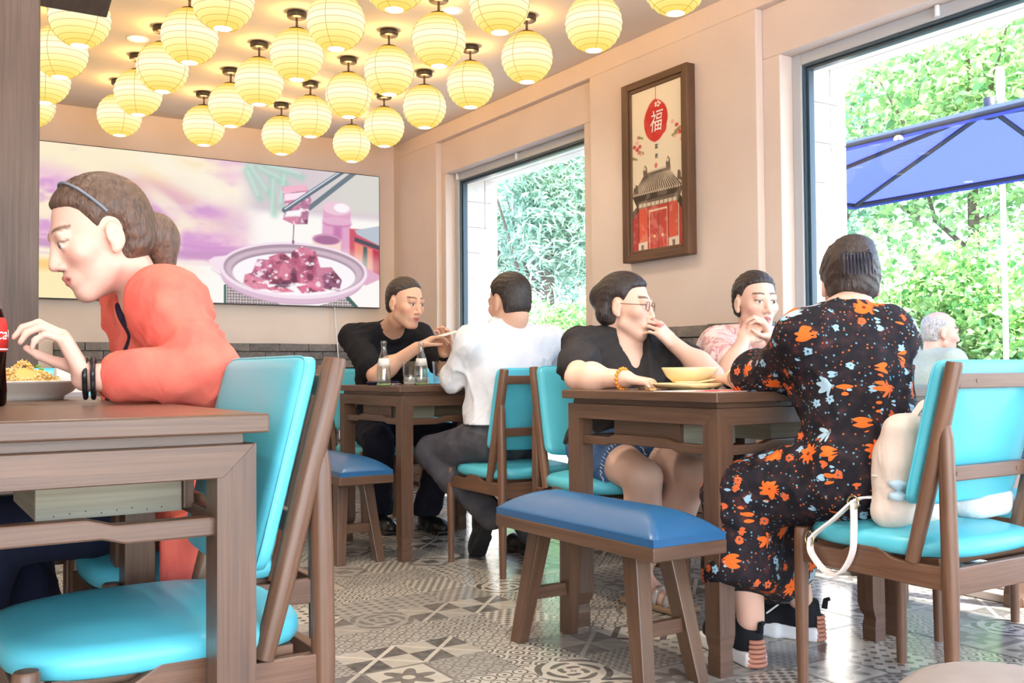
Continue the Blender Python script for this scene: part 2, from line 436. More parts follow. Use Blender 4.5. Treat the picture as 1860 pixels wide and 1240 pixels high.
# ------------------------------------------------------------------ the room
WX, WY, CH = 3.25, 6.77, 2.52                    # window wall plane, back wall plane, ceiling height
def struct(o): return tag(o, kind='structure')
def tile_floor_mat():
    t = NT('patterned_floor_tile'); t.bsdf(rough=.2, spec=.6)
    g = t.new('ShaderNodeNewGeometry'); sp = t.new('ShaderNodeSeparateXYZ'); t.link(g.outputs['Position'], sp.inputs[0])
    px, py = X_(t.nt, sp.outputs[0])*5-.5, X_(t.nt, sp.outputs[1])*5-.6
    cx, cy = px.floor(), py.floor(); x, y = px.fract()-.5, py.fract()-.5
    cb = t.new('ShaderNodeCombineXYZ'); t.link(cx.k, cb.inputs[0]); t.link(cy.k, cb.inputs[1])
    wnz = t.new('ShaderNodeTexWhiteNoise', noise_dimensions='2D'); t.link(cb.outputs[0], wnz.inputs['Vector'])
    rs = t.new('ShaderNodeSeparateColor'); t.link(wnz.outputs['Color'], rs.inputs[0])
    k = (X_(t.nt, rs.outputs[0])*10).floor(); tone = X_(t.nt, rs.outputs[1])
    ax, ay = x.abs(), y.abs(); r = (x*x+y*y).sqrt(); th = y.atan2(x)
    def lat(f):
        a, b = (x*f).fract()-.5, (y*f).fract()-.5; return a, b, a.abs(), b.abs()
    a3, b3, aa3, ab3 = lat(3); a5, b5, aa5, ab5 = lat(5); a8, b8, aa8, ab8 = lat(8); a4, b4, aa4, ab4 = lat(4)
    r4 = (a4*a4+b4*b4).sqrt()
    P = []
    P.append((ax*ay) < .03)                                                          # windmill star
    P.append(((ax-ay).abs() > .05)*((x*y > 0)*.75+.25))                              # crossed triangles
    P.append(((a8 > 0)*(b8 > .12)+(a8 < -.2)*(b8 < .1)).min(1.0))                    # woven zigzag
    P.append((aa5+ab5) < .34)                                                        # small diamonds
    P.append((r < (((th*6).cos())*.1+.3))*(r > .09)*.9+((ax.max(ay) > .44))*.8)      # flower
    P.append(((aa3.max(ab3).max((aa3+ab3)*.72))*26).sin() > .1)                      # nested octagons
    P.append(((r4 > .36)*(r4 < .47)+(r4 < .13)).min(1.0))                            # small rings
    P.append(((ax.max(ay) < .16)+(((ax+ay) > .46)*((ax+ay) < .6))).min(1.0))         # centre square
    P.append(((th*4+(r*22)).sin()*.6+(r*38).cos()*.6) > .15)                         # scrolls
    P.append(((x*31+y*9).sin()*((y*34-x*6).sin())) > .12)                            # leaf lattice
    tot = None
    for i, p in enumerate(P):
        q = p*k.near(float(i)); tot = q if tot is None else tot+q
    nv = t.noise(t.coord('Object'), 25, 4)
    light = t.mix(tone.k, lin((196, 188, 175)), lin((150, 145, 138)))
    dark = t.mix(tone.k, lin((84, 80, 76)), lin((116, 111, 105)))
    c = t.mix(tot.k, light, dark)
    c = t.mix(.12, c, t.ramp(nv, [(.3, lin((70, 68, 66))), (.7, lin((210, 204, 196)))]))
    t.link(c, t.b.inputs['Base Color']); t.bump(nv, .04, .002); return t.m
MT['tile'] = tile_floor_mat()
fl = struct(MB().box((-4.2, -3.2, -.1), (3.66, 6.9, -.008)).build('floor', mottled('grout', lin((56, 54, 52)), lin((70, 67, 64)), 20, .9)))
tm = {}
for i in range(-1, 6):
    for j in range(0, 12):
        x0, y0 = .3+.6*i, -.28+.6*j
        x1, y1 = min(x0+.6, 3.37), min(y0+.6, 6.76)
        if x1-x0 < .05 or y1-y0 < .05: continue
        key = (round(x1-x0, 3), round(y1-y0, 3))
        if key not in tm:
            o = MB().box((.0015, .0015, -.008), (key[0]-.0015, key[1]-.0015, 0)).build('tile', MT['tile'], fl, bevel=.0012, seg=1); tm[key] = o
        else:
            o = tm[key].copy(); link(o, fl)
        o.location = (x0, y0, 0)
MB().box((-4.2, -3.2, -.008), (-.3, 6.77, 0)).box((-.3, -3.2, -.008), (3.37, -.28, 0)).build('tile_field', MT['tile'], fl)
struct(MB().box((-4.2, -3.2, CH), (3.66, 6.9, CH+.12)).build('ceiling', MT['ceiling']))
wb = struct(MB().box((-4.2, WY, 0), (3.66, WY+.15, CH)).build('wall_back', MT['wall']))
struct(MB().box((-4.2, -3.2, 0), (-4.05, 6.9, CH)).build('wall_left', MT['wall']))
wf = MB()
for a, b, c, d in ((-4.2, -3.6, 0, CH), (3.0, 3.66, 0, CH), (-3.6, 3.0, 2.3, CH), (-3.6, 3.0, 0, .1), (-.4, -.2, .1, 2.3)): wf.box((a, -3.2, c), (b, -3.05, d))
struct(wf.build('wall_front', MT['wall']))
w = MB(); REC = 3.29; OUT = 3.66
w.box((WX, -3.2, 2.415), (OUT, WY+.1, CH))                                      # band above the recessed panels
for a, b in ((6.09, WY+.1), (3.09, 4.31), (-.9, -.3), (-3.2, -2.9)): w.box((WX, a, 0), (OUT, b, 2.415))
OPEN = [(4.42, 6.03, 4.31, 6.09), (-.2, 2.99, -.3, 3.09), (-2.8, -1.0, -2.9, -.9)]
for a, b, ra, rb in OPEN:
    w.box((REC, ra, 2.19), (OUT, rb, 2.415)); w.box((REC, ra, 0), (OUT, a, 2.19)); w.box((REC, b, 0), (OUT, rb, 2.19)); w.box((REC, a, 0), (OUT, b, .03))
wr = struct(w.build('wall_right', MT['wall'], bevel=.004))
clad = mottled('cream_stone_cladding', lin((232, 222, 212)), lin((240, 232, 224)), 6, .7, .05)
for yo in (6.03, 2.99):                                                         # outer reveal tiles
    for zi in range(12):
        for xa, xb in ((3.452, 3.597), (3.603, 3.70)):
            MB().box((xa, yo-.012, .03+.18*zi), (xb, yo+.02, .03+.18*zi+.175)).build('tile', clad, wr)
for ya, yb in ((4.43, 5.2), (5.21, 6.02), (1.9, 2.98), (.85, 1.89)):
    MB().box((3.452, ya, 2.165), (3.60, yb, 2.19)).box((3.606, ya, 2.165), (3.70, yb, 2.19)).build('tile', clad, wr)
def window(n, a, b):
    r = empty('window_%d' % n, (3.40, (a+b)/2, 0), kind='structure'); L = (b-a)/2
    f = MB()
    for lo, hi in (((-.035, -L, .03), (.035, -L+.05, 2.19)), ((-.035, L-.05, .03), (.035, L, 2.19)), ((-.035, -L+.05, 2.14), (.035, L-.05, 2.19)), ((-.035, -L+.05, .03), (.035, L-.05, .08))): f.box(lo, hi)
    f.build('frame', MT['frame_grey'], r, bevel=.004)
    s = MB(); e = .05
    for k, (q0, q1) in enumerate(((-.026, .03), (-.012, .02))):
        w0, w1 = e+.014*k, e+.014*k+.011
        s.box((q0, -L+w0, .03+w0), (q1, -L+w1, 2.19-w0)); s.box((q0, L-w1, .03+w0), (q1, L-w0, 2.19-w0)); s.box((q0, -L+w1, 2.19-w1), (q1, L-w1, 2.19-w0)); s.box((q0, -L+w1, .03+w0), (q1, L-w1, .03+w1))
    s.build('seal', MT['seal'], r)
    MB().box((-.003, -L+.06, .09), (.003, L-.06, 2.13)).build('pane', MT['pane'], r)
    return r
w1 = window(1, 4.42, 6.03); w2 = window(2, -.2, 2.99); window(3, -2.8, -1.0)
def latch(win, y):
    m = MB().tube([(-.045, y, 2.145), (-.045, y, 2.187)], .010, 10); m.box((-.05, y-.006, 2.15), (-.03, y+.006, 2.182))
    tag(m.build('latch', MT['white'], win), 'small white latch on the top bar')
latch(w1, 5.98-5.225); latch(w1, 5.22-5.225); latch(w2, 2.27-1.395)
# brick wainscot: real bricks, three coursed walls
bm_ = {}
def bricks(parent, kind, a, b, ztop, off):
    """kind 'y': runs along X on the back wall; kind 'x': runs along Y on the window wall"""
    L, H, D, J = .205, .0525, .042, .006
    bk = MB()
    if kind == 'y': bk.box((a, WY-.028, 0), (b, WY+.002, ztop-.004))
    else: bk.box((WX-.028, a, 0), (WX+.002, b, ztop-.004))
    bk.build('mortar', MT['mortar'], parent)
    for r in range(int(ztop/(H+J))):
        z = ztop-(r+1)*(H+J)+J
        s = a-(L*.5 if r % 2 else 0)-off; k = 0
        while s < b:
            p0, p1 = max(s, a), min(s+L, b); s += L+J; k += 1
            if p1-p0 < .03: continue
            key = (kind, round(p1-p0, 2), (k*7+r*3) % 4)
            if key not in bm_:
                l = p1-p0; m = MB(); e = lambda: random.uniform(-.0022, .0022); d = [D*.5+random.uniform(-.005, .004)+e() for _ in range(4)]
                if kind == 'y': c = [(e(), -d[0], e()), (l+e(), -d[1], e()), (l, .02, 0), (0, .02, 0), (e(), -d[2], H+e()), (l+e(), -d[3], H+e()), (l, .02, H), (0, .02, H)]
                else: c = [(-d[0], e(), e()), (.02, 0, 0), (.02, l, 0), (-d[1], l+e(), e()), (-d[2], e(), H+e()), (.02, 0, H), (.02, l, H), (-d[3], l+e(), H+e())]
                m.hexa(c); o = m.build('brick', MT['brick'], parent); bm_[key] = o.data
            else:
                o = bpy.data.objects.new('brick', bm_[key]); link(o, parent)
            o.location = (p0, WY-.024, z) if kind == 'y' else (WX-.024, p0, z)
bricks(wb, 'y', .9, 3.20, 1.02, .03)
bricks(wr, 'x', 3.00, 4.43, 1.025, .05)
bricks(wr, 'x', 6.00, 6.72, 1.025, .0)
struct(MB().box((WX-.05, 4.43, 0), (WX+.03, 4.445, 1.027)).box((WX-.05, 5.985, 0), (WX+.03, 6.0, 1.027)).build('trim_1', MT['black']))
# timber post and bracket beam at the left
pl = MB(); pl.box((-.35, 3.3, 0), (.398, 3.62, CH)); p_o = struct(pl.build('pillar', MT['dark_wood'], bevel=.004))
b = MB(); b.hexa([(.398, 3.3, 2.03), (.61, 3.3, 2.03), (.634, 3.56, 2.03), (.398, 3.56, 2.03), (.398, 3.3, 2.26), (.65, 3.3, 2.26), (.672, 3.56, 2.26), (.398, 3.56, 2.26)])
b.build('bracket_beam', MT['dark_wood'], p_o, bevel=.003)

# ------------------------------------------------------------------ lights in the ceiling
LZ = -.205
def lantern_proto():
    r = empty('paper_lantern', (0, 0, CH), label='x', cat='lantern', group='glowing paper lanterns on the ceiling')
    m = MB().lathe([(.0, -.001), (.044, -.001), (.046, -.006), (.046, -.024), (.043, -.028), (0, -.028)], seg=20); m.build('ceiling_cap', MT['black'], r, weld=True)
    MB().tube([(0, 0, -.026), (0, 0, -.082)], .006, 8).build('stem', MT['black'], r)
    MB().lathe([(.03, -.084), (.037, -.082), (.037, -.092), (.03, -.092), (.0, -.088)], seg=20).build('top_ring', MT['black'], r)
    R, prof = .124, []; N = 11; t0, t1 = math.radians(17), math.radians(163)
    ribs = [t0+(t1-t0)*i/N for i in range(N+1)]
    for i in range(N*4+1):
        t = t0+(t1-t0)*i/(N*4); q = R-.0028*abs(math.cos(math.pi*i/4))**3
        prof.append((q*math.sin(t), LZ+q*math.cos(t)))
    n = len(prof); seg = 32
    m = MB(); m.add([(p[0]*math.cos(2*math.pi*k/seg), p[0]*math.sin(2*math.pi*k/seg), p[1]) for p in prof for k in range(seg)],
                    [(i*seg+k, (i+1)*seg+k, (i+1)*seg+(k+1) % seg, i*seg+(k+1) % seg) for i in range(n-1) for k in range(seg)], None, True)
    m.build('paper_shade', MT['lantern'], r)
    m = MB()
    for t in ribs[1:]:
        q = R-.0022; rr, z = q*math.sin(t), LZ+q*math.cos(t); ring = []
        m.grid([[(( rr+.0011*math.cos(a))*math.cos(2*math.pi*k/32), (rr+.0011*math.cos(a))*math.sin(2*math.pi*k/32), z+.0011*math.sin(a)) for a in (0, 2.1, 4.2, 6.283)] for k in range(32)], closeu=True)
    for ph in (0.4, 2.5, 4.6):
        m.tube([((R+.0003)*math.sin(t)*math.cos(ph), (R+.0003)*math.sin(t)*math.sin(ph), LZ+(R+.0003)*math.cos(t)) for t in [t0+(t1-t0)*i/20 for i in range(21)]], .0011, 5)
    m.build('wire_rib', MT['lantern_rib'], r)
    q = R*math.sin(t1); z = LZ+R*math.cos(t1)
    MB().lathe([(q, z+.001), (q*.9, z+.004), (0, z+.006)], seg=24).build('bottom_opening', MT['lantern_bulb'], r)
    l = lamp('bulb', 'POINT', (0, 0, -.072), 3.0, (1, .56, .18), shadow_soft_size=.03); l.parent = r
    return r
LX = [2.585, 2.112, 1.632, 1.144, .688]; LY = [2.87, 3.40, 3.94, 4.457, 4.98, 5.507, 6.04]
FIRST = [0, 1, 1, 2, 3]
rown = ['seventh', 'sixth', 'fifth', 'fourth', 'third', 'second', 'first']
coln = ['row next the windows', 'second row from the windows', 'middle row', 'fourth row from the windows', 'row beside the post']
lp = None
for c in range(5):
    for i in range(FIRST[c], 7):
        o = lp = lantern_proto() if lp is None else None
        if o is None: o = clone(lp0)
        else: lp0 = o
        lp = lp0
        o.location = (LX[c]+random.uniform(-.008, .008), LY[i]+random.uniform(-.01, .01), CH); o.rotation_euler.z = random.uniform(0, 6.28)
        o['label'] = 'yellow paper lantern, %s from the back wall in the %s' % (rown[i], coln[c])
def downlight(x, y, label=None, e=38, ang=150):
    r = empty('downlight', (x, y, CH), label=label or 'unseen recessed downlight that fills in room light', cat='ceiling light', group=None if label else 'unseen downlights that fill in room light')
    MB().lathe([(.038, -.001), (.05, -.004), (.056, -.003), (.056, .001)], seg=24).build('trim_ring', MT['white'], r)
    MB().lathe([(.038, -.0015), (0, -.0015)], seg=20).build('lens', MT['downlight'], r)
    l = lamp('bulb', 'SPOT', (0, 0, -.012), e, (1, .88, .74), spot_size=math.radians(ang), spot_blend=.7, shadow_soft_size=.05); l.parent = r
downlight(1.08, 5.235, 'bright recessed downlight beside the fourth lantern row from the window wall')
downlight(2.256, 4.065, 'recessed downlight half behind a lantern in the second row from the window wall')
for x, y in ((.5, 2.6), (.9, 1.2), (2.6, 1.4), (-.6, 1.4), (-1.6, 3.4), (-1.6, 5.4), (-.6, -.8), (1.4, -.8), (2.6, -.8), (-2.6, .6)): downlight(x, y)  # unseen downlights, added to brighten the room
for x, y in ((1.15, 3.1), (1.35, 2.3)): downlight(x, y, None, 95, 84)
# dome camera
r = empty('security_camera', (3.05, 6.46, CH), label='small white dome security camera on the ceiling near the back corner', cat='camera')
MB().lathe([(0, 0), (.052, 0), (.052, -.03), (.045, -.04), (0, -.04)], seg=24).build('housing', MT['white'], r, weld=True)
MB().lathe([(.036, -.04), (.033, -.056), (.022, -.07), (0, -.076)], seg=20).build('dome', MT['black_plastic'], r, weld=True)

# ------------------------------------------------------------------ outside
grd = mottled('paving', lin((104, 116, 126)), lin((128, 140, 150)), 4, .9)
struct(MB().box((3.70, -30, -.3), (40, 45, -.15)).build('ground', grd))
struct(MB().box((-30, -30, -.31), (3.70, -3.2, -.15)).build('pavement', mottled('pale_bounce_concrete', lin((196, 206, 216)), lin((212, 221, 230)), 4, .9)))  # unseen ground, its pale colour chosen to bounce daylight into the room
def leaf_mat(name, c1, c2):
    t = NT(name); g = t.new('ShaderNodeNewGeometry'); rn = t.new('ShaderNodeAttribute', attribute_name='rnd')
    col = t.ramp(rn.outputs['Fac'], [(0, c1), (1, c2)])
    d = t.new('ShaderNodeBsdfPrincipled'); d.inputs['Roughness'].default_value = .45; t.link(col, d.inputs['Base Color'])
    tl = t.new('ShaderNodeBsdfTranslucent'); t.link(col, tl.inputs[0]); mx = t.new('ShaderNodeMixShader'); mx.inputs[0].default_value = .4
    t.link(d.outputs[0], mx.inputs[1]); t.link(tl.outputs[0], mx.inputs[2]); t.link(mx.outputs[0], t.out.inputs[0]); return t.m
LM = [leaf_mat('green_leaf', lin((72, 140, 80)), lin((190, 222, 140))), leaf_mat('blue_green_leaf', lin((92, 150, 118)), lin((186, 218, 190))),
      leaf_mat('yellow_green_leaf', lin((92, 150, 92)), lin((196, 220, 150))), leaf_mat('needle', lin((104, 156, 132)), lin((206, 224, 206)))]
bark = mottled('bark', lin((92, 78, 66)), lin((130, 114, 100)), 12, .9, .4, 30)
rng = np.random.default_rng(5)
def leaves(name, parent, pts, size, mat, elong=1.7, up=.5):
    n = len(pts); d = rng.normal(size=(n, 3)); d[:, 2] = d[:, 2]*.6-.25; d /= np.linalg.norm(d, axis=1)[:, None]
    nn = rng.normal(size=(n, 3)); nn[:, 2] += up*2; s = np.cross(d, nn); s /= np.linalg.norm(s, axis=1)[:, None]; nz = np.cross(s, d)
    L = size*rng.uniform(.6, 1.25, n)[:, None]; W = L/elong/2
    v = np.stack([pts, pts+d*L*.45+s*W+nz*L*.08, pts+d*L-nz*L*.12, pts+d*L*.45-s*W+nz*L*.08, pts+d*L*.5-nz*L*.02], 1).reshape(-1, 3)
    b = np.arange(n)[:, None]*5
    q = np.concatenate([b+np.array([[0, 1, 2, 4]]), b+np.array([[0, 4, 2, 3]])])
    base = np.array(parent.location); o = np_mesh(name, v-base, q, mat, parent, False)
    a = o.data.attributes.new('rnd', 'FLOAT', 'POINT'); a.data.foreach_set('value', np.repeat(rng.random(n), 5).astype(np.float32))
    return tag(o, kind='stuff')
def blob(c, r, n, nb=9):
    """leaf bases on overlapping clumps"""
    c, r = np.array(c, float), np.array(r, float); out = []
    cc = rng.normal(size=(nb, 3)); cc /= np.linalg.norm(cc, axis=1)[:, None]; cc *= rng.uniform(.25, .75, (nb, 1))
    for k in range(nb):
        d = rng.normal(size=(n//nb, 3)); d /= np.linalg.norm(d, axis=1)[:, None]; d *= rng.uniform(.65, 1, (len(d), 1))**.5*.5
        out.append(c+(cc[k]+d)*r)
    return np.concatenate(out)
def plant(name, loc, r, h0, n, size, mi, label, cat, group, trunk=None, nb=10, elong=1.7):
    o = empty(name, loc, label=label, cat=cat, group=group); x, y, z = loc
    c = (x, y, z+h0)
    leaves('foliage', o, blob(c, r, n, nb), size, LM[mi], elong)
    m = MB()
    if trunk:
        tr, br = trunk; top = np.array([.1, .1, h0])
        m.tube([(0, 0, -.2), (.05, .03, h0*.4), (.1, .1, h0), (.12, .15, h0+r[2]*.6)], [tr, tr*.85, tr*.6, tr*.25], 10)
        for k in range(br):
            a = rng.uniform(0, 6.28); e = np.array([math.cos(a)*r[0]*.7, math.sin(a)*r[1]*.7, rng.uniform(0, .7)*r[2]])
            st = np.array([.08, .06, h0*rng.uniform(.55, .95)])
            m.tube([st, st+e*.5+[0, 0, .1], np.array([.1, .1, h0])+e], [tr*.45, tr*.3, tr*.1], 7)
        m.build('trunk', bark, o)
    else:
        for k in range(7):
            a = rng.uniform(0, 6.28); q = rng.uniform(.2, .6)
            m.tube([(.1*math.cos(a), .1*math.sin(a), -.15), (r[0]*q*.5*math.cos(a), r[1]*q*.5*math.sin(a), h0), (r[0]*q*math.cos(a), r[1]*q*math.sin(a), h0+r[2]*.6)], [.022, .016, .006], 6)
        m.build('stems', bark, o)
    return o
G1 = 'shrubs of the hedge outside the large window'
hz = [(8.7, 4.3), (9.1, 5.5), (8.8, 6.6), (9.4, 7.7), (9.9, 8.9), (10.5, 6.2), (8.9, 3.1), (11.0, 8.0)]
for i, (x, y) in enumerate(hz):
    plant('shrub', (x, y, -.15), (1.05, 1.0, 1.3), .95, 8000, .10, (0, 0, 2, 0, 1, 1, 0, 0)[i], 'leafy bright green shrub of the sunlit hedge outside the large window', 'shrub', G1, nb=12, elong=1.45)
G2 = 'broadleaf trees behind the hedge'
for i, (x, y, h, s) in enumerate(((13.0, 5.0, 4.3, 1.9), (13.2, 8.4, 4.6, 2.1), (17.4, 7.2, 5.6, 2.6), (13.0, 11.6, 4.2, 2.0), (17.8, 12.6, 6.0, 2.8))):
    plant('tree', (x, y, -.15), (s, s, s*.95), h, 6500, .17, (0, 2, 0, 1, 2)[i], 'tall broadleaf tree with thin pale trunk behind the hedge', 'tree', G2, trunk=(.11, 6), nb=16)
G3 = 'shrubs outside the far window'
for i, (x, y) in enumerate(((7.4, 10.2), (8.2, 11.6), (9.4, 12.6), (7.9, 13.2), (9.0, 10.6), (10.2, 14.6))):
    plant('shrub', (x, y, -.15), (1.0, 1.1, 1.15), .8, 6500, .10, (0, 0, 2, 0, 1, 1)[i], 'low pale green shrub on the slope outside the far window', 'shrub', G3, nb=12, elong=1.5)
G4 = 'feathery conifers outside the far window'
for i, (x, y, h, s) in enumerate(((11.0, 16.0, 4.0, 1.9), (14.6, 17.4, 4.6, 2.1), (12.0, 20.6, 4.8, 2.3), (16.0, 22.0, 5.6, 2.6), (9.0, 19.0, 3.6, 1.9))):
    plant('conifer', (x, y, -.15), (s*.9, s*.9, s*1.1), h, 8000, .26, 3, 'feathery blue-green conifer seen through the far window', 'tree', G4, trunk=(.13, 8), nb=18, elong=4.5)
# parasol beside the terrace
pr = empty('parasol', (6.25, 3.85, -.15), label='large blue fabric parasol outside the large window', cat='parasol')
cz, ez = 2.72, 2.42; hx, hy = 1.0, 1.9
t = NT('blue_parasol_fabric'); d = t.new('ShaderNodeBsdfDiffuse'); d.inputs[0].default_value = (*lin((74, 86, 168)), 1)
tl = t.new('ShaderNodeBsdfTranslucent'); tl.inputs[0].default_value = (*lin((72, 84, 172)), 1); mx = t.new('ShaderNodeMixShader'); mx.inputs[0].default_value = .4
t.link(d.outputs[0], mx.inputs[1]); t.link(tl.outputs[0], mx.inputs[2]); t.link(mx.outputs[0], t.out.inputs[0])
m = MB(); cs = [(-hx, -hy), (hx, -hy), (hx, hy), (-hx, hy)]
for i in range(4):
    a, b = cs[i], cs[(i+1) % 4]
    m.add([(0, 0, cz), (*a, ez), (*b, ez)], [(0, 1, 2)]); m.add([(*a, ez), (*b, ez), (*b, ez-.05), (*a, ez-.05)], [(0, 1, 2, 3)])
m.build('canopy', t.m, pr)
rail = plain('dark_parasol_rib', lin((34, 36, 52)), .5)
for p in cs+[(hx, 0), (-hx, 0), (0, hy), (0, -hy)]:
    MB().tube([(p[0]*.02, p[1]*.02, cz-.03), (p[0]*.99, p[1]*.99, ez-.02)], .017, 8).build('rib', rail, pr)
for i in range(4):
    a, b = cs[i], cs[(i+1) % 4]; MB().tube([(*a, ez-.015), (*b, ez-.015)], .016, 8).build('edge_rail', rail, pr)
MB().tube([(0, -2.5, 0), (0, -2.5, 2.30), (0, -2.2, 2.56), (0, -.2, cz-.06), (0, 0, cz-.05)], .03, 12).build('side_mast', rail, pr)
MB().box((-.35, -2.85, 0), (.35, -2.15, .07)).build('base', MT['black'], pr, bevel=.01)
MB().lathe([(0, cz-.10), (.04, cz-.09), (.04, cz+.05), (0, cz+.06)], seg=16).build('hub', rail, pr)
po = empty('lamp_post', (7.8, 4.71, -.15), label='slender white lamp post behind the blue parasol', cat='lamp post')
MB().tube([(0, 0, 0), (0, 0, 3.2)], .022, 14).build('pole', MT['white'], po)
MB().lathe([(0, 3.17), (.034, 3.18), (.034, 3.42), (.028, 3.45), (0, 3.455)], seg=18).build('lamp_head', MT['white'], po, weld=True)
MB().lathe([(0, 0), (.09, 0), (.09, .02), (.03, .05), (.022, .12), (0, .12)], seg=18).build('foot', MT['white'], po, weld=True)
# ------------------------------------------------------------------ furniture
def table_proto():
    r = empty('dining_table')
    O, Lw = .34, .056
    MB().box((-.355, -.355, .729), (.355, .355, .756)).build('tabletop', MT['wood'], r, bevel=.003)
    MB().box((-.325, -.325, .714), (.325, .325, .729)).build('neck', MT['wood'], r)
    for sx in (-1, 1):
        for sy in (-1, 1):
            m = MB(); pr_ = [(0, .046), (.045, .047), (.07, .043), (.085, .05), (.11, .056), (.713, .056)]
            for (z0, w0), (z1, w1) in zip(pr_, pr_[1:]):
                c = []
                for z, w_ in ((z0, w0), (z1, w1)):
                    xa, xb = sorted((sx*O, sx*(O-w_))); ya, yb = sorted((sy*O, sy*(O-w_)))
                    c += [(xa, ya, z), (xb, ya, z), (xb, yb, z), (xa, yb, z)]
                m.hexa(c)
            m.build('leg', MT['wood'], r)
    ap = [(-O, .7135), (-O+.047, .6665), (O-.047, .6665), (O, .7135)]
    t_, k = .022, [-O+Lw-.004, -.135, -.105]
    def S(x): return x
    st = [(-O+Lw-.006, .585), (-.165, .585), (-.135, .593), (.135, .593), (.165, .585), (O-Lw+.006, .585),
          (O-Lw+.006, .612), (.15, .612), (.115, .622), (-.115, .622), (-.15, .612), (-O+Lw-.006, .612)]
    for ax_, sg in (('y', -1), ('y', 1), ('x', -1), ('x', 1)):
        a, b = sorted((sg*(O+.0008), sg*(O-t_)))
        m = MB().prism(ap, ax_, a, b); m.build('apron', MT['wood'], r, bevel=.0015, seg=1)
        a, b = sorted((sg*(O-.014), sg*(O-.042)))
        MB().prism(st, ax_, a, b).build('stretcher', MT['wood'], r, bevel=.003)
    for sx in (-1, 1):
        xa, xb = sorted((sx*.075, sx*.285))
        d = MB().box((xa, -.142, .600), (xb, .142, .714)).build('drawer_box', MT['ply'], r, bevel=.001, seg=1)
        xa, xb = sorted((sx*.2855, sx*.302))
        tag(MB().box((xa, -.150, .604), (xb, .150, .667)).build('drawer_front', MT['wood'], d, bevel=.002), 'brown drawer front')
        m = MB()
        for q in range(8): m.tube([(sx*(.1+.022*q), -.1415, .606+.002*(q % 3)), (sx*(.1+.022*q), -.1425, .606+.002*(q % 3))], .0012, 6)
        m.build('nail', MT['black'], d)
    return r
tp = table_proto()
TABLES = [((2.22, 2.285), 0, 'square walnut dining table with a cream bowl and saucer on top'),
          ((2.957, 2.285), 0, 'walnut dining table pushed against the large window behind the floral dress'),
          ((2.23, 4.212), 0, 'walnut dining table with two glass water bottles standing on it'),
          ((.115, 1.745), .005, 'nearest walnut dining table with a bare top edge and drawer box underneath'),
          ((.115, 2.462), .005, 'walnut dining table carrying the plate of fried rice')]
for i, ((x, y), dz, lab) in enumerate(TABLES):
    o = tp if i == 0 else clone(tp)
    tag(o, lab, 'table', 'square walnut dining tables'); o.location = (x, y, 0); o.scale = (1, 1, 1+dz/.756)
def superpad(hx, hy, z0, z1, n=3.2, nr=40, dome=.018, taper=0.0):
    """rounded cushion with superellipse plan"""
    m = MB(); rows = []
    H = z1-z0; prof = [(.0, 0), (.93, 0), (.985, .006), (1.0, .018), (.998, H*.62), (.965, H*.88), (.88, H*.98)]
    for q in (.7, .5, .3, .12): prof.append((q, H+dome*(1-q*q)))
    prof.append((0, H+dome))
    for s, z in prof:
        row = []
        for k in range(nr):
            a = 2*math.pi*k/nr; c, sn = math.cos(a), math.sin(a)
            rr = (abs(c)**n+abs(sn)**n)**(-1/n); x, y = hx*rr*c*s, hy*rr*sn*s
            row.append((x*(1+taper*y/hy), y, z0+z))
        rows.append(row)
    vs = [p for r in rows for p in r]; nR = len(rows)
    m.add(vs, [(i*nr+k, i*nr+(k+1) % nr, (i+1)*nr+(k+1) % nr, (i+1)*nr+k) for i in range(nR-1) for k in range(nr)], None, True)
    return m
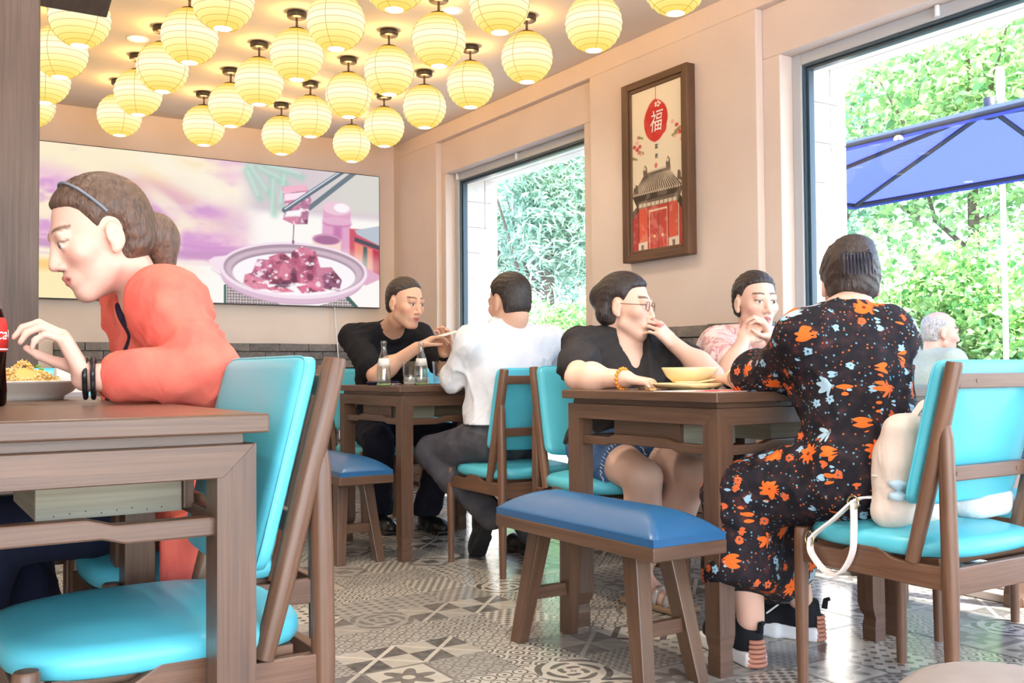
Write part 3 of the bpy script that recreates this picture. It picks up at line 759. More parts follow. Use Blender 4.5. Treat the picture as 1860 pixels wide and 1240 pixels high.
def chair_proto():
    r = empty('dining_chair'); w = .200
    superpad(.212, .221, .384, .432, 3.6, taper=.0).build('seat', MT['turquoise'], r, weld=True).location = (0, .012, 0)
    MB().box((-.18, -.17, .368), (.18, .175, .386)).build('seat_board', MT['chair_wood'], r)
    # back pad, tilted like the posts
    m = MB(); tl_ = math.atan2(.115, .45); n, mm = 16, 12
    def pad(u, v, d):
        x = u*.206; z = .497+v*.338-.016*(1-v)*(u*u)*0; yb = -.115-(z-.38)*math.tan(tl_)
        return np.array([x, yb+.0185+d+.006*(1-u*u)*0, z])
    rows = []
    segs = 28
    for s, d in ((.0, .004), (.95, .004), (1, .010), (1, .026), (.965, .035), (.88, .038), (.6, .040), (.3, .041), (0, .041)):
        row = []
        for k in range(segs*4):
            side, f = divmod(k, segs); f = f/segs*2-1
            u, v = ((f, -1), (1, f), (-f, 1), (-1, -f))[side]
            e = 16; nn = (abs(u)**e+abs(v)**e)**(1/e)/max(abs(u), abs(v)); u, v = u/nn, v/nn
            v2 = (v*s+1)/2
            if v < 0: v2 += .03*(u*s)**2*abs(v)                      # softly curved lower edge
            row.append(pad(u*s, v2, d))
        rows.append(row)
    N4 = segs*4; vs = [p for q in rows for p in q]
    m.add(vs, [(i*N4+k, i*N4+(k+1) % N4, (i+1)*N4+(k+1) % N4, (i+1)*N4+k) for i in range(len(rows)-1) for k in range(N4)], None, True)
    bp = m.build('backrest', MT['turquoise'], r, weld=True)
    m = MB(); pts = [np.array(pad(0, 0, 0))*0+rows[3][k]+np.array([0, .0005, 0]) for k in range(N4)]; pts.append(pts[0])
    m.tube(pts, .0022, 6, caps=False).build('piping', MT['turquoise'], bp)
    for s in (-1, 1):
        x = s*w
        m = MB().tube([(x, .212, 0), (x, .212, .05), (x, .212, .25), (x, .210, .38), (x, .209, .408), (x, .209, .412)], [.0135, .0142, .0175, .0185, .018, .0155]); m.build('leg', MT['chair_wood'], r)
        m = MB().tube([(x, -.212, 0), (x, -.212, .08), (x, -.212, .36), (x, -.210, .52), (x, -.208, .66), (x, -.205, .705), (x, -.203, .72)], [.0135, .0150, .0190, .0185, .0165, .011, .004]); m.build('leg', MT['chair_wood'], r)
        MB().tube([(x, -.116, .376), (x, -.150, .50), (x, -.196, .68), (x, -.232, .825), (x, -.233, .832)], [.0165, .0185, .0195, .0185, .0165], flat=1.0).build('back_post', MT['chair_wood'], r)
        sr = [(-.20, .322), (.20, .327), (.20, .374), (.075, .374), (.055, .385), (.035, .397), (-.025, .397), (-.045, .388), (-.062, .378), (-.085, .374), (-.20, .374)]
        MB().prism(sr, 'x', x-.0105, x+.0105).build('side_rail', MT['chair_wood'], r, bevel=.003)
    MB().box((-w+.01, -.222, .312), (w-.01, -.203, .374)).build('seat_rail', MT['chair_wood'], r, bevel=.003)
    MB().box((-w+.01, .203, .328), (w-.01, .221, .374)).build('seat_rail', MT['chair_wood'], r, bevel=.003)
    for z0, z1, y in ((.772, .806, -.226), (.558, .593, -.171)):
        o = MB().box((-w+.012, y-.010, z0), (w-.012, y+.008, z1)).build('back_rail', MT['chair_wood'], r, bevel=.003)
        for s in (-1, 1): MB().tube([(s*.12, y-.0105, (z0+z1)/2), (s*.12, y-.0113, (z0+z1)/2)], .005, 12).build('screw_plug', MT['chair_wood'], o)
    return r
cp = chair_proto(); H90 = math.pi/2
CHAIRS = [(.38, 1.705, H90, 1.012, 'nearest turquoise chair, tucked under the nearest table, seen from its side'),
          (.59, 2.262, H90, 1.0, 'turquoise chair under the woman in the coral cardigan'),
          (2.272, 3.557, 0, .992, 'turquoise chair seen from behind, under the man in the white shirt'),
          (2.283, 2.935, math.pi-.19, 1.0, 'turquoise chair under the woman in the black shirt'),
          (2.203, 1.562, .0, 1.0, 'turquoise chair holding the cream backpack behind the woman in floral dress'),
          (2.885, 1.64, .0, 1.0, 'empty turquoise chair at the large window beside the backpack chair'),
          (2.93, 2.965, math.pi, 1.0, 'turquoise chair under the girl in the pink blouse'),
          (2.27, 4.92, math.pi+.04, 1.0, 'turquoise chair under the man in the black t-shirt'),
          (2.97, 5.17, math.pi+.1, 1.0, 'empty turquoise chair near the far window behind the far table'),
          (.335, 3.02, math.pi, 1.0, 'turquoise chair beside the timber post, behind the rice plate')]
for i, (x, y, a, s, lab) in enumerate(CHAIRS):
    o = cp if i == 0 else clone(cp)
    tag(o, lab, 'chair', 'turquoise wooden chairs'); place(o, (x, y, 0), a, sc=s)
def bench_proto():
    r = empty('bench'); hx, hy = .124, .372
    MB().box((-hx, -hy, .343), (hx, hy, .379)).build('frame', MT['wood'], r, bevel=.003)
    m = MB(); nu, nv = 25, 49; a, b = hx-.002, hy-.002; rows = []
    for i in range(nu):
        row = []
        for j in range(nv):
            x, y = a*math.sin((i/(nu-1)-.5)*math.pi)*1, b*(2*j/(nv-1)-1)
            y = b*np.sign(y)*(1-(1-abs(y)/b)**1.35)
            dx, dy = (a-abs(x))/a, (b-abs(y))/.16
            dx, dy = min(dx, 1), min(dy, 1); k = .12
            h = np.clip(.5+.5*(dy-dx)/k, 0, 1); d = dy+(dx-dy)*h-k*h*(1-h); d = max(d, 0)
            row.append((x, y, .379+.020+.060*math.sin(min(d, 1)*math.pi/2)**.8))
        rows.append(row)
    m.grid(rows)
    for e in (0, nv-1):
        q = [rows[i][e] for i in range(nu)]; m.grid([[(p[0], p[1], .379), p] for p in (q if e else q[::-1])])
    for e in (0, nu-1):
        q = rows[e]; m.grid([[(p[0], p[1], .379), p] for p in (q[::-1] if e else q)])
    m.build('cushion', MT['blue'], r)
    for sx in (-1, 1):
        for sy in (-1, 1):
            ct, cb = np.array([sx*.057, sy*.222]), np.array([sx*.092, sy*.292]); c = []
            for ce, z, e in ((cb, 0, (.019, .023)), (ct, .345, (.025, .030))):
                c += [(ce[0]-e[0], ce[1]-e[1], z), (ce[0]+e[0], ce[1]-e[1], z), (ce[0]+e[0], ce[1]+e[1], z), (ce[0]-e[0], ce[1]+e[1], z)]
            MB().hexa(c).build('leg', MT['wood'], r, bevel=.003)
    for sy in (-1, 1):
        y = sy*.263
        MB().box((-.076, y-.011, .128), (.076, y+.011, .166)).build('stretcher', MT['wood'], r, bevel=.002)
    return r
bpz = bench_proto()
tag(bpz, 'blue padded bench in front of the table with the cream bowl', 'bench', 'blue padded benches'); bpz.location = (1.728, 2.258, 0)
o = clone(bpz); tag(o, 'blue padded bench beside the table with the water bottles', 'bench', 'blue padded benches'); o.location = (1.734, 4.255, 0)
# pale corner of another seat, close to the lens at lower right
r = empty('stool', (1.19, .69, 0), .35, 'pale upholstered stool at the lower right corner beside the backpack chair', 'stool')
superpad(.17, .17, .345, .412, 3.5, dome=.018).build('seat', cloth('beige_seat', lin((168, 158, 152)), .8, .1), r, weld=True)
for sx in (-1, 1):
    for sy in (-1, 1): MB().tube([(sx*.14, sy*.14, 0), (sx*.12, sy*.12, .35)], [.014, .02]).build('leg', MT['chair_wood'], r)

# ------------------------------------------------------------------ things on the tables
TZ = .7562
def bottle(x, y, lab):
    r = empty('water_bottle', (x, y, TZ), 0, lab, 'bottle', 'clear glass water bottles')
    prof = [(0, .004), (.026, .0), (.029, .006), (.031, .03), (.0315, .055), (.029, .085), (.024, .112), (.0185, .135), (.0135, .152), (.0118, .168), (.0118, .184), (.0138, .186), (.0138, .197), (.0125, .199)]
    inner = [(q-.0025, z+.002) for q, z in prof[1:]][::-1]
    MB().lathe(prof+inner[:-1]+[(0, .009)], seg=28).build('bottle_glass', MT['green_glass'], r, weld=True)
    MB().lathe([(0, .0095), (.0255, .0095), (.028, .03), (.0285, .055), (.027, .08), (0, .0801)], seg=24).build('water', MT['water'], r, weld=True)
    MB().lathe([(.0296, .088), (.0262, .106), (.0225, .122), (.0222, .122), (.0258, .106), (.0292, .088)], seg=28).build('label_band', MT['paper'], r)
    MB().lathe([(.0322, .001), (.0322, .009), (.030, .009)], seg=28).build('base_ring', plain('green_base', lin((190, 230, 150)), .1, Transmission_Weight=.6), r)
    return r
bottle(1.905, 4.08, 'clear glass water bottle at the left end of the far table'); bottle(2.088, 4.07, 'clear glass water bottle between the two tumblers')
def tumbler(x, y, lab, h=.108):
    r = empty('tumbler', (x, y, TZ), 0, lab, 'glass', 'water tumblers')
    MB().lathe([(0, 0), (.027, 0), (.029, .004), (.037, h), (.0355, h), (.0272, .016), (0, .016)], seg=28).build('glass_wall', MT['glass'], r, weld=True)
    MB().lathe([(0, .0165), (.0268, .0165), (.0296, .047), (0, .0471)], seg=24).build('water', MT['water'], r, weld=True)
tumbler(2.03, 4.065, 'tumbler of water left of the second water bottle'); tumbler(2.165, 4.03, 'tumbler of water right of the second water bottle')
r = empty('serving_bowl', (2.255, 4.10, TZ), 0, 'small white bowl in front of the man in the black t-shirt', 'bowl')
MB().lathe([(0, 0), (.028, 0), (.03, .008), (.052, .03), (.062, .05), (.0595, .05), (.048, .03), (0, .012)], seg=28).build('body', MT['porcelain'], r, weld=True)
r = empty('napkin_box', (2.17, 4.28, TZ), .2, 'small white napkin box on the far table', 'box')
MB().box((-.05, -.035, 0), (.05, .035, .035)).build('carton', MT['white'], r, bevel=.003); MB().box((-.052, -.037, .015), (.052, .037, .019)).build('slot_line', MT['frame_grey'], r)
r = empty('wallet', (1.98, 4.25, TZ), .3, 'dark blue wallet lying on the far table behind the bottles', 'wallet')
superpad(.075, .045, 0, .014, 5, dome=.006).build('cover', leather('navy_leather', lin((28, 36, 74))), r, weld=True)
MB().tube([(-.07, -.046, .007), (.07, -.046, .007)], .002, 6).build('zip', MT['chrome'], r)
r = empty('pen', (1.985, 4.12, TZ+.0045), .9, 'slim silver pen on the far table', 'pen')
MB().tube([(-.065, 0, 0), (.05, 0, 0)], .0042, 10).build('barrel', plain('silver', lin((190, 194, 200)), .25, .8), r); MB().tube([(.05, 0, 0), (.066, 0, 0)], [.0042, .0008], 10).build('tip', MT['black'], r)
# cream bowl on its saucer
r = empty('saucer', (2.105, 2.30, TZ), 0, 'cream saucer under the cream bowl', 'saucer')
MB().lathe([(0, .0), (.062, 0), (.066, .004), (.09, .008), (.111, .018), (.110, .0215), (.088, .0125), (.06, .009), (0, .009)], seg=40).build('plate', MT['cream'], r, weld=True)
r = empty('soup_bowl', (2.115, 2.305, TZ+.0095), 0, 'cream soup bowl on a saucer', 'bowl')
MB().lathe([(0, 0), (.034, 0), (.035, .007), (.05, .012), (.073, .032), (.087, .058), (.0855, .0598), (.083, .058), (.069, .033), (.046, .016), (0, .012)], seg=44).build('body', MT['cream'], r, weld=True)
r = empty('soup_spoon', (2.045, 2.232, TZ+.021), -.5, 'cream ceramic soup spoon on the rim of the saucer', 'spoon')
sp = MB(); rows = []
for i in range(13):
    t = i/12; wv = .020*math.sin(min(1, (t+.03)*1.75)*math.pi/2)*(1 if t < .42 else max(.42, 1-(t-.42)*2.3)); row = []
    for j in range(9):
        q = j/8*2-1; row.append((t*.12-.04, q*wv, .006*abs(q)**2*(1 if t < .45 else .4)+(.0 if t < .4 else (t-.4)*.018)))
    rows.append(row)
sp.grid(rows); so = sp.build('bowl_and_handle', MT['cream'], r); so.modifiers.new('solid', 'SOLIDIFY').thickness = .003
r = empty('cup', (2.205, 2.40, TZ), 0, 'white cup behind the cream soup bowl', 'cup')
MB().lathe([(0, 0), (.026, 0), (.03, .006), (.038, .06), (.039, .068), (.0365, .068), (.034, .05), (.027, .008), (0, .008)], seg=30).build('body', MT['porcelain'], r, weld=True)
r = empty('chopstick_rest', (1.94, 2.285, TZ), 1.2, 'small carved wooden block by the amber bracelet', 'chopstick rest')
MB().box((-.02, -.011, 0), (.02, .011, .009)).build('block', wood('golden_wood', lin((150, 108, 56)), lin((206, 164, 98))), r, bevel=.002)
m = MB()
for k in range(6): m.box((-.0185+.0065*k, -.0115, .0086), (-.0155+.0065*k, .0115, .0098))
m.build('groove', MT['frame_wood'], r)
r = empty('menu', (2.02, 2.12, TZ), .14, 'red and white printed menu sheet on the table with the cream bowl', 'menu')
MB().box((-.13, -.11, 0), (.16, .10, .0012)).build('sheet', MT['paper'], r)
m = MB()
for k in range(5): m.box((-.12+.055*k, -.1, .0012), (-.08+.055*k, -.02+.015*(k % 3), .0016))
m.box((-.12, .03, .0012), (.15, .04, .0016)).build('print', MT['red_print'], r)
r = empty('phone', (2.30, 2.235, TZ), 1.1, 'slim silver phone beside the saucer', 'phone')
MB().box((-.07, -.034, 0), (.07, .034, .008)).build('case', plain('silver_case', lin((170, 180, 190)), .3, .4), r, bevel=.003); MB().box((-.066, -.03, .008), (.066, .03, .0086)).build('display', MT['black_plastic'], r)
r = empty('serving_tray', (2.40, 2.30, TZ), 0, 'black tray at the elbow of the woman in the floral dress', 'tray')
MB().lathe([(0, 0), (.098, 0), (.112, .014), (.109, .015), (.096, .004), (0, .004)], seg=36).build('dish', MT['black_plastic'], r, weld=True)
r = empty('noodle_bowl', (2.40, 2.30, TZ+.0045), 0, 'yellow bowl on the black tray', 'bowl')
MB().lathe([(0, 0), (.04, 0), (.042, .007), (.068, .028), (.08, .055), (.077, .056), (.063, .03), (0, .014)], seg=40).build('body', MT['cream'], r, weld=True)
# rice plate
PZ = .7612
r = empty('dinner_plate', (.265, 2.52, PZ), 0, 'large white plate holding the fried rice', 'plate')
MB().lathe([(0, .002), (.078, .002), (.082, 0), (.092, 0), (.095, .008), (.112, .018), (.132, .038), (.138, .041), (.137, .044), (.128, .041), (.108, .022), (0, .014)], seg=56).build('body', MT['porcelain'], r, weld=True)
rice = np.array([(.265, 2.52, PZ)])
def rice_grains():
    m = empty('fried_rice', (.265, 2.52, PZ+.014), 0, 'heap of yellow fried rice on the white plate', 'rice')
    n = 2600; a = rng.uniform(0, 6.28, n); q = np.sqrt(rng.random(n)); x, y = .108*q*np.cos(a), .108*q*np.sin(a)
    h = .062*(1-q**2)*(.82+.25*np.sin(x*70+1)*np.cos(y*60))+.006
    P_ = np.stack([x, y, h+rng.uniform(-.004, .004, n)], 1)
    d = rng.normal(size=(n, 3)); d /= np.linalg.norm(d, axis=1)[:, None]; u = np.cross(d, rng.normal(size=(n, 3))); u /= np.linalg.norm(u, axis=1)[:, None]; w_ = np.cross(d, u)
    L, W = .0052, .0024
    v = np.stack([P_-d*L, P_+u*W, P_+w_*W, P_-u*W, P_-w_*W, P_+d*L], 1).reshape(-1, 3); b = np.arange(n)[:, None]*6
    f = [(0, 2, 1), (0, 3, 2), (0, 4, 3), (0, 1, 4), (5, 1, 2), (5, 2, 3), (5, 3, 4), (5, 4, 1)]
    q3 = np.concatenate([b+np.array([t]) for t in f])
    cset = np.array([lin((238, 200, 118)), lin((246, 218, 150)), lin((226, 176, 92)), lin((250, 232, 190))]); c = cset[rng.integers(0, 4, n)]
    sp_ = rng.random(n); c[sp_ < .02] = lin((96, 150, 50)); c[(sp_ > .975)] = lin((244, 190, 60))
    tag(np_mesh('grains', v, q3, attr_mat('rice', .5), m, True, np.repeat(c, 6, 0), 3), kind='stuff')
    rows = []
    for i in range(12):
        s = i/11; rows.append([(.106*s*math.cos(t), .106*s*math.sin(t), .058*(1-s*s)+.002) for t in np.linspace(0, 6.2832, 33)])
    MB().grid(rows).build('heap', plain('rice_bed', lin((232, 190, 108)), .7), m)
    for k in range(7):
        a_ = rng.uniform(0, 6.28); q_ = rng.uniform(.2, .8); MB().lathe([(.003, 0), (.0052, 0), (.0052, .006), (.003, .006)], (.108*q_*math.cos(a_), .108*q_*math.sin(a_), .062*(1-q_*q_)+.006), 10).build('scallion', plain('scallion_green', lin((110, 170, 60)), .5), m)
rice_grains()
r = empty('napkin', (.395, 2.72, PZ), .3, 'folded white napkin standing behind the rice plate', 'napkin')
MB().hexa([(-.04, -.02, 0), (.04, -.02, 0), (.04, .02, 0), (-.04, .02, 0), (-.03, -.006, .085), (.024, -.006, .085), (.024, .004, .085), (-.03, .004, .085)]).build('fold', MT['paper'], r, bevel=.003)
MB().box((-.041, -.022, 0), (.041, -.0195, .012)).build('hem', MT['frame_grey'], r)
# cola bottle at the very left edge
r = empty('soft_drink_bottle', (.166, 2.06, PZ), 0, 'glass bottle of dark cola with a red label', 'bottle')
prof = [(0, .003), (.025, 0), (.029, .004), (.030, .03), (.0275, .07), (.029, .10), (.0305, .125), (.0285, .15), (.0215, .178), (.0155, .2), (.013, .222), (.0128, .24)]
MB().lathe([(p-.0012, z+.001) for p, z in prof[:9]]+[(0, .165)], seg=28).build('cola', MT['cola'], r, weld=True)
MB().lathe(prof+[(.0112, .24), (.0112, .222)], seg=28).build('bottle_glass', plain('dark_tinted_glass', lin((200, 190, 186)), .02, 0, .5, Transmission_Weight=1.0, IOR=1.3), r)
lb = MB().lathe([(.0302, .10), (.0315, .125), (.0298, .15), (.0262, .163)], seg=32).build('label_band', MT['red_print'], r)
MB().lathe([(.0142, .228), (.0148, .24), (.0142, .247), (0, .248)], seg=24).build('cap', MT['red_print'], r)
def text_mesh(name, body, size, mat, parent, loc, rot=(0, 0, 0), extrude=.0004, shear=0, bend=None, sx=1):
    cu = bpy.data.curves.new(name, 'FONT'); cu.body = body; cu.size = size; cu.extrude = extrude; cu.align_x = 'CENTER'; cu.align_y = 'CENTER'; cu.shear = shear
    tmp = bpy.data.objects.new('tmp', cu); link(tmp); bpy.context.view_layer.update()
    me = bpy.data.meshes.new_from_object(tmp.evaluated_get(bpy.context.evaluated_depsgraph_get())); bpy.data.objects.remove(tmp)
    if bend:
        for v in me.vertices:
            a = v.co.x/bend[0]+bend[1]; rr = bend[2]+v.co.z; v.co = (rr*math.cos(a), rr*math.sin(a), v.co.y)
    elif sx != 1:
        for v in me.vertices: v.co.x *= sx
    me.materials.clear(); me.materials.append(mat)
    o = bpy.data.objects.new(name, me); link(o, parent); o.location = loc; o.rotation_euler = rot; return o
text_mesh('lettering', 'Coca-Cola', .03, MT['white_print'], lb, (0, 0, .132), shear=.35, bend=(.0318, -.5, .0312))
MB().lathe([(.0307, .103), (.0309, .106)], seg=32).build('white_line', MT['white_print'], lb)

# ------------------------------------------------------------------ cream backpack on the chair
r = empty('backpack', (2.14, 1.545, .444), 0, 'cream backpack with a loose strap hanging over the chair side', 'bag')
bp_ = cloth('cream_canvas', lin((232, 212, 198)), .8, .35, 14)
B = [bx((2.145, 1.535, .545), (.122, .055, .105), rd=.045), bx((2.135, 1.513, .635), (.110, .045, .075), rd=.042, k=.03), rc((2.06, 1.55, .47), (2.23, 1.55, .47), .035, .035, .03)]
solid_obj('bag_body', B, .006, bp_, r, fold=lambda X, Y, Z: .003*np.sin(X*38+Z*22)*np.sin(Z*31))
MB().tube([(-.115, -.02, .115), (-.119, .02, .115), (-.08, .049, .115), (.08, .049, .115)], .003, 6).build('seam', plain('cream_piping', lin((240, 226, 214)), .7), r)
st_ = plain('strap_webbing', lin((236, 222, 216)), .7)
def ribbon(name, pts, wdt, nrm, parent, mat, th=.0025):
    m = MB(); pts = [np.array(p, float) for p in pts]; P = []
    ts = np.linspace(0, len(pts)-1.001, 40)
    def cr(t):
        i = int(t); f = t-i; p = [pts[max(0, min(len(pts)-1, i+k))] for k in (-1, 0, 1, 2)]
        return .5*((2*p[1])+(-p[0]+p[2])*f+(2*p[0]-5*p[1]+4*p[2]-p[3])*f*f+(-p[0]+3*p[1]-3*p[2]+p[3])*f**3)
    q = [cr(t) for t in ts]; rows = []
    for i, c in enumerate(q):
        t = unit(q[min(i+1, 39)]-q[max(i-1, 0)]); n_ = unit(np.cross(t, nrm)); b_ = unit(np.cross(t, n_))
        rows.append([c+n_*th+b_*wdt, c+n_*th-b_*wdt, c-n_*th-b_*wdt, c-n_*th+b_*wdt, c+n_*th+b_*wdt])
    return m.grid(rows, smooth=False).build(name, mat, parent)
nrm = (1, .1, 0)
sh_ = lambda P: [(x+.012, y-.078, z) for x, y, z in P]
ribbon('strap', sh_([(-.10, .115, .06), (-.13, .13, .058), (-.152, .145, .045), (-.165, .185, .005), (-.172, .235, -.035), (-.176, .252, -.055)]), .011, nrm, r, st_)
ribbon('strap', sh_([(-.176, .250, -.05), (-.182, .245, -.085), (-.182, .20, -.125), (-.182, .155, -.12), (-.176, .125, -.07), (-.168, .125, -.01), (-.155, .135, .035), (-.148, .14, .048)]), .011, nrm, r, st_)
m = MB(); rg = sh_([(-.152+.002*math.sin(a), .14+.016*math.cos(a), .048+.016*math.sin(a)) for a in np.linspace(0, 6.283, 22)])
m.tube(rg, .0028, 8, caps=False).build('ring', MT['chrome'], r)
m = MB(); rg = sh_([(-.18, .252+.013*math.cos(a), -.052+.018*math.sin(a)) for a in np.linspace(0, 6.283, 22)])
m.tube(rg, .0025, 8, caps=False).build('buckle', MT['chrome'], r)
ribbon('carry_handle', [(-.05, -.045, .255), (-.02, -.055, .29), (.03, -.055, .29), (.06, -.045, .255)], .009, (0, 1, .3), r, st_)
tag(MB().lathe([(.0, 0), (.026, .006), (.022, .018), (.007, .026), (.022, .034), (.026, .046), (0, .052)], (-.108, -.045, .06), 12).build('bow_charm', cloth('pale_blue_felt', lin((190, 216, 230)), .9, .2), r, weld=True), 'pale blue bow charm')
r = empty('pouch', (2.315, 1.53, .447), 0, 'white quilted pouch with blue stitching on the chair beside the backpack', 'pouch')
solid_obj('pouch_body', [bx((2.345, 1.50, .482), (.075, .065, .036), rd=.03), bx((2.31, 1.52, .49), (.05, .06, .036), rd=.03, k=.03)], .005, cloth('white_quilt', lin((238, 238, 240)), .8, .4, 16), r)
m = MB()
for k in range(6): m.tube([(-.03+.011*k, -.055, .046+.004*(k % 2)), (-.025+.011*k, -.062, .03)], .002, 6)
m.build('stitching', plain('blue_thread', lin((40, 80, 180)), .6), r)
# ------------------------------------------------------------------ flat pictures: the lit screen and the framed print
def sm(x, a, b): t = np.clip((x-a)/(b-a), 0, 1); return t*t*(3-2*t)
def vnoise(x, y, seed):
    g = np.random.default_rng(seed).random((64, 64)); xi, yi = np.floor(x).astype(int), np.floor(y).astype(int); fx, fy = x-xi, y-yi
    fx, fy = fx*fx*(3-2*fx), fy*fy*(3-2*fy); G = lambda i, j: g[i % 64, j % 64]
    return (G(xi, yi)*(1-fx)+G(xi+1, yi)*fx)*(1-fy)+(G(xi, yi+1)*(1-fx)+G(xi+1, yi+1)*fx)*fy
def fbm(x, y, seed, o=4): return sum(vnoise(x*2**k, y*2**k, seed+k)*.5**(k+1) for k in range(o))/(1-.5**o)
class Paint:
    def __init__(s, x, y): s.x, s.y = x, y; s.c = np.zeros(x.shape+(3,))
    def put(s, m, c):
        c = np.asarray(c, float)/255; m = np.clip(m, 0, 1)[..., None]; s.c = s.c*(1-m)+c*m
    def poly(s, P, c, soft=.004, a=1):
        d = np.full(s.x.shape, 1e9); ins = np.zeros(s.x.shape, bool)
        for (x0, y0), (x1, y1) in zip(P, P[1:]+P[:1]):
            t = np.clip(((s.x-x0)*(x1-x0)+(s.y-y0)*(y1-y0))/((x1-x0)**2+(y1-y0)**2+1e-12), 0, 1)
            d = np.minimum(d, np.hypot(s.x-x0-t*(x1-x0), s.y-y0-t*(y1-y0)))
            with np.errstate(divide='ignore', invalid='ignore'):
                ins ^= ((y0 > s.y) != (y1 > s.y)) & (s.x < (x1-x0)*(s.y-y0)/(y1-y0+1e-15)+x0)
        s.put(sm(np.where(ins, d, -d), -soft, soft)*a, c)
    def ell(s, cx, cy, rx, ry, c, soft=.03, a=1, rot=0):
        u, v = s.x-cx, s.y-cy; u, v = u*math.cos(rot)+v*math.sin(rot), -u*math.sin(rot)+v*math.cos(rot)
        q = np.hypot(u/rx, v/ry); s.put((1-sm(q, 1-soft, 1+soft))*a, c)
    def line(s, x0, y0, x1, y1, w, c, soft=.002, a=1):
        t = np.clip(((s.x-x0)*(x1-x0)+(s.y-y0)*(y1-y0))/((x1-x0)**2+(y1-y0)**2), 0, 1)
        d = np.hypot(s.x-x0-t*(x1-x0), s.y-y0-t*(y1-y0)); s.put((1-sm(d, w-soft, w+soft))*a, c)
def to_lin(c): return np.where(c <= .04045, c/12.92, ((np.clip(c, 0, 1)+.055)/1.055)**2.4)
def sheet(name, x0, x1, y0, y1, nx, ny, paint, mat, parent, fn):
    xs, ys = np.linspace(x0, x1, nx), np.linspace(y0, y1, ny); X, Y = np.meshgrid(xs, ys, indexing='ij')
    p = Paint(X, Y); paint(p); i = np.arange(nx*ny).reshape(nx, ny)
    q = np.stack([i[:-1, :-1], i[1:, :-1], i[1:, 1:], i[:-1, 1:]], -1).reshape(-1, 4)
    return np_mesh(name, fn(X, Y).reshape(-1, 3), q, mat, parent, False, to_lin(p.c).reshape(-1, 3))
def food(p):
    x, y = p.x, p.y
    p.put(np.ones_like(x), (255, 250, 246))
    # blurred woody backdrop at the left, pink and purple grain
    n = fbm(x*2.2+y*1.2, y*5-x*.6, 3); n2 = fbm(x*5, y*11, 9)
    m = sm(x, 2.25, 1.9)*sm(y, 1.52, 1.62)
    p.put(m, (255, 236, 206)); p.put(m*sm(n, .42, .62), (238, 186, 214)); p.put(m*sm(n2*.5+n*.5, .52, .66), (214, 150, 206)); p.put(m*sm(n, .38, .30)*.8, (255, 214, 150))
    p.put(m*sm(y, 1.78, 1.66)*sm(np.sin(y*95+n*9), .2, .9)*.6, (206, 140, 196))
    p.put(m*sm(np.abs(y-(1.62+.02*np.sin(x*3))), .045, .01)*.85, (198, 140, 190))
    for cx, cy, rx, ry in ((1.45, 2.0, .28, .09), (1.72, 1.98, .2, .1), (1.98, 1.88, .14, .12), (1.25, 1.82, .3, .08)): p.ell(cx, cy, rx, ry, (212, 150, 204), .6, .5, -.5)
    p.ell(1.1, 2.2, .5, .12, (255, 240, 200), .5, .8); p.ell(1.75, 2.1, .35, .1, (255, 244, 222), .5, .8, -.4); p.ell(1.6, 1.9, .2, .05, (255, 240, 214), .5, .7, -.7)
    g = sm(x, 1.9, 1.1)*sm(y, 1.60, 1.5); p.put(g, (255, 236, 178)); p.put(g*sm(np.abs(y-1.50), .06, .01), (255, 206, 120)); p.ell(1.55, 1.36, .3, .08, (246, 255, 236), .6, .9)
    # grey lilac wall, leaves
    p.put(sm(x, 2.02, 2.2)*sm(y-.0*x, 1.90, 1.97), (214, 198, 206)); p.put(sm(x, 2.5, 2.9)*sm(y, 1.93, 2.02), (216, 212, 204))
    for a, b, c, d in ((2.12, 2.24, 2.26, 2.06), (2.18, 2.24, 2.38, 2.14), (2.10, 2.20, 2.20, 2.02), (2.24, 2.26, 2.5, 2.2), (2.28, 2.16, 2.30, 1.92), (2.36, 2.2, 2.36, 1.98)):
        p.line(a, b, c, d, .022, (150, 206, 182), .03, .7); p.line(a+.01, b, c-.02, d+.03, .006, (220, 244, 232), .018, .6)
    # cups and box
    p.poly([(2.64, 1.66), (2.66, 1.99), (2.87, 1.98), (2.86, 1.64)], (226, 158, 196), .012); p.poly([(2.73, 1.66), (2.74, 1.9), (2.80, 1.9), (2.80, 1.66)], (184, 96, 156), .02, .8)
    p.ell(2.765, 2.0, .108, .05, (240, 196, 214), .1); p.ell(2.80, 2.005, .06, .033, (255, 246, 250), .2); p.ell(2.765, 1.89, .112, .03, (206, 120, 170), .12, .7); p.ell(2.765, 1.905, .112, .028, (232, 176, 206), .12, .9)
    p.poly([(2.86, 1.55), (2.86, 1.86), (3.12, 1.86), (3.12, 1.5)], (206, 70, 92), .008); p.poly([(2.90, 1.85), (3.12, 1.9), (3.12, 1.74), (2.92, 1.82)], (180, 190, 204), .006); p.poly([(2.90, 1.80), (3.12, 1.74), (3.12, 1.71), (2.9, 1.77)], (60, 60, 72), .006)
    p.poly([(2.90, 1.6), (2.90, 1.76), (3.04, 1.72), (3.04, 1.56)], (240, 130, 110), .01); p.poly([(2.96, 1.6), (2.97, 1.74), (3.0, 1.73), (3.0, 1.58)], (60, 80, 80), .008); p.poly([(3.05, 1.5), (3.05, 1.72), (3.1, 1.7), (3.12, 1.5)], (180, 36, 60), .008)
    p.poly([(2.58, 1.62), (2.58, 1.77), (2.80, 1.77), (2.79, 1.6)], (250, 214, 200), .015); p.ell(2.685, 1.77, .108, .04, (208, 140, 180), .12); p.ell(2.685, 1.765, .094, .03, (150, 84, 130), .15, .8)
    p.ell(2.75, 1.58, .35, .1, (255, 240, 222), .6, .7)
    # woven mat and its dark hem
    wv = .5+.5*np.sign(np.sin((x+y)*160)*np.sin((x-y)*160))
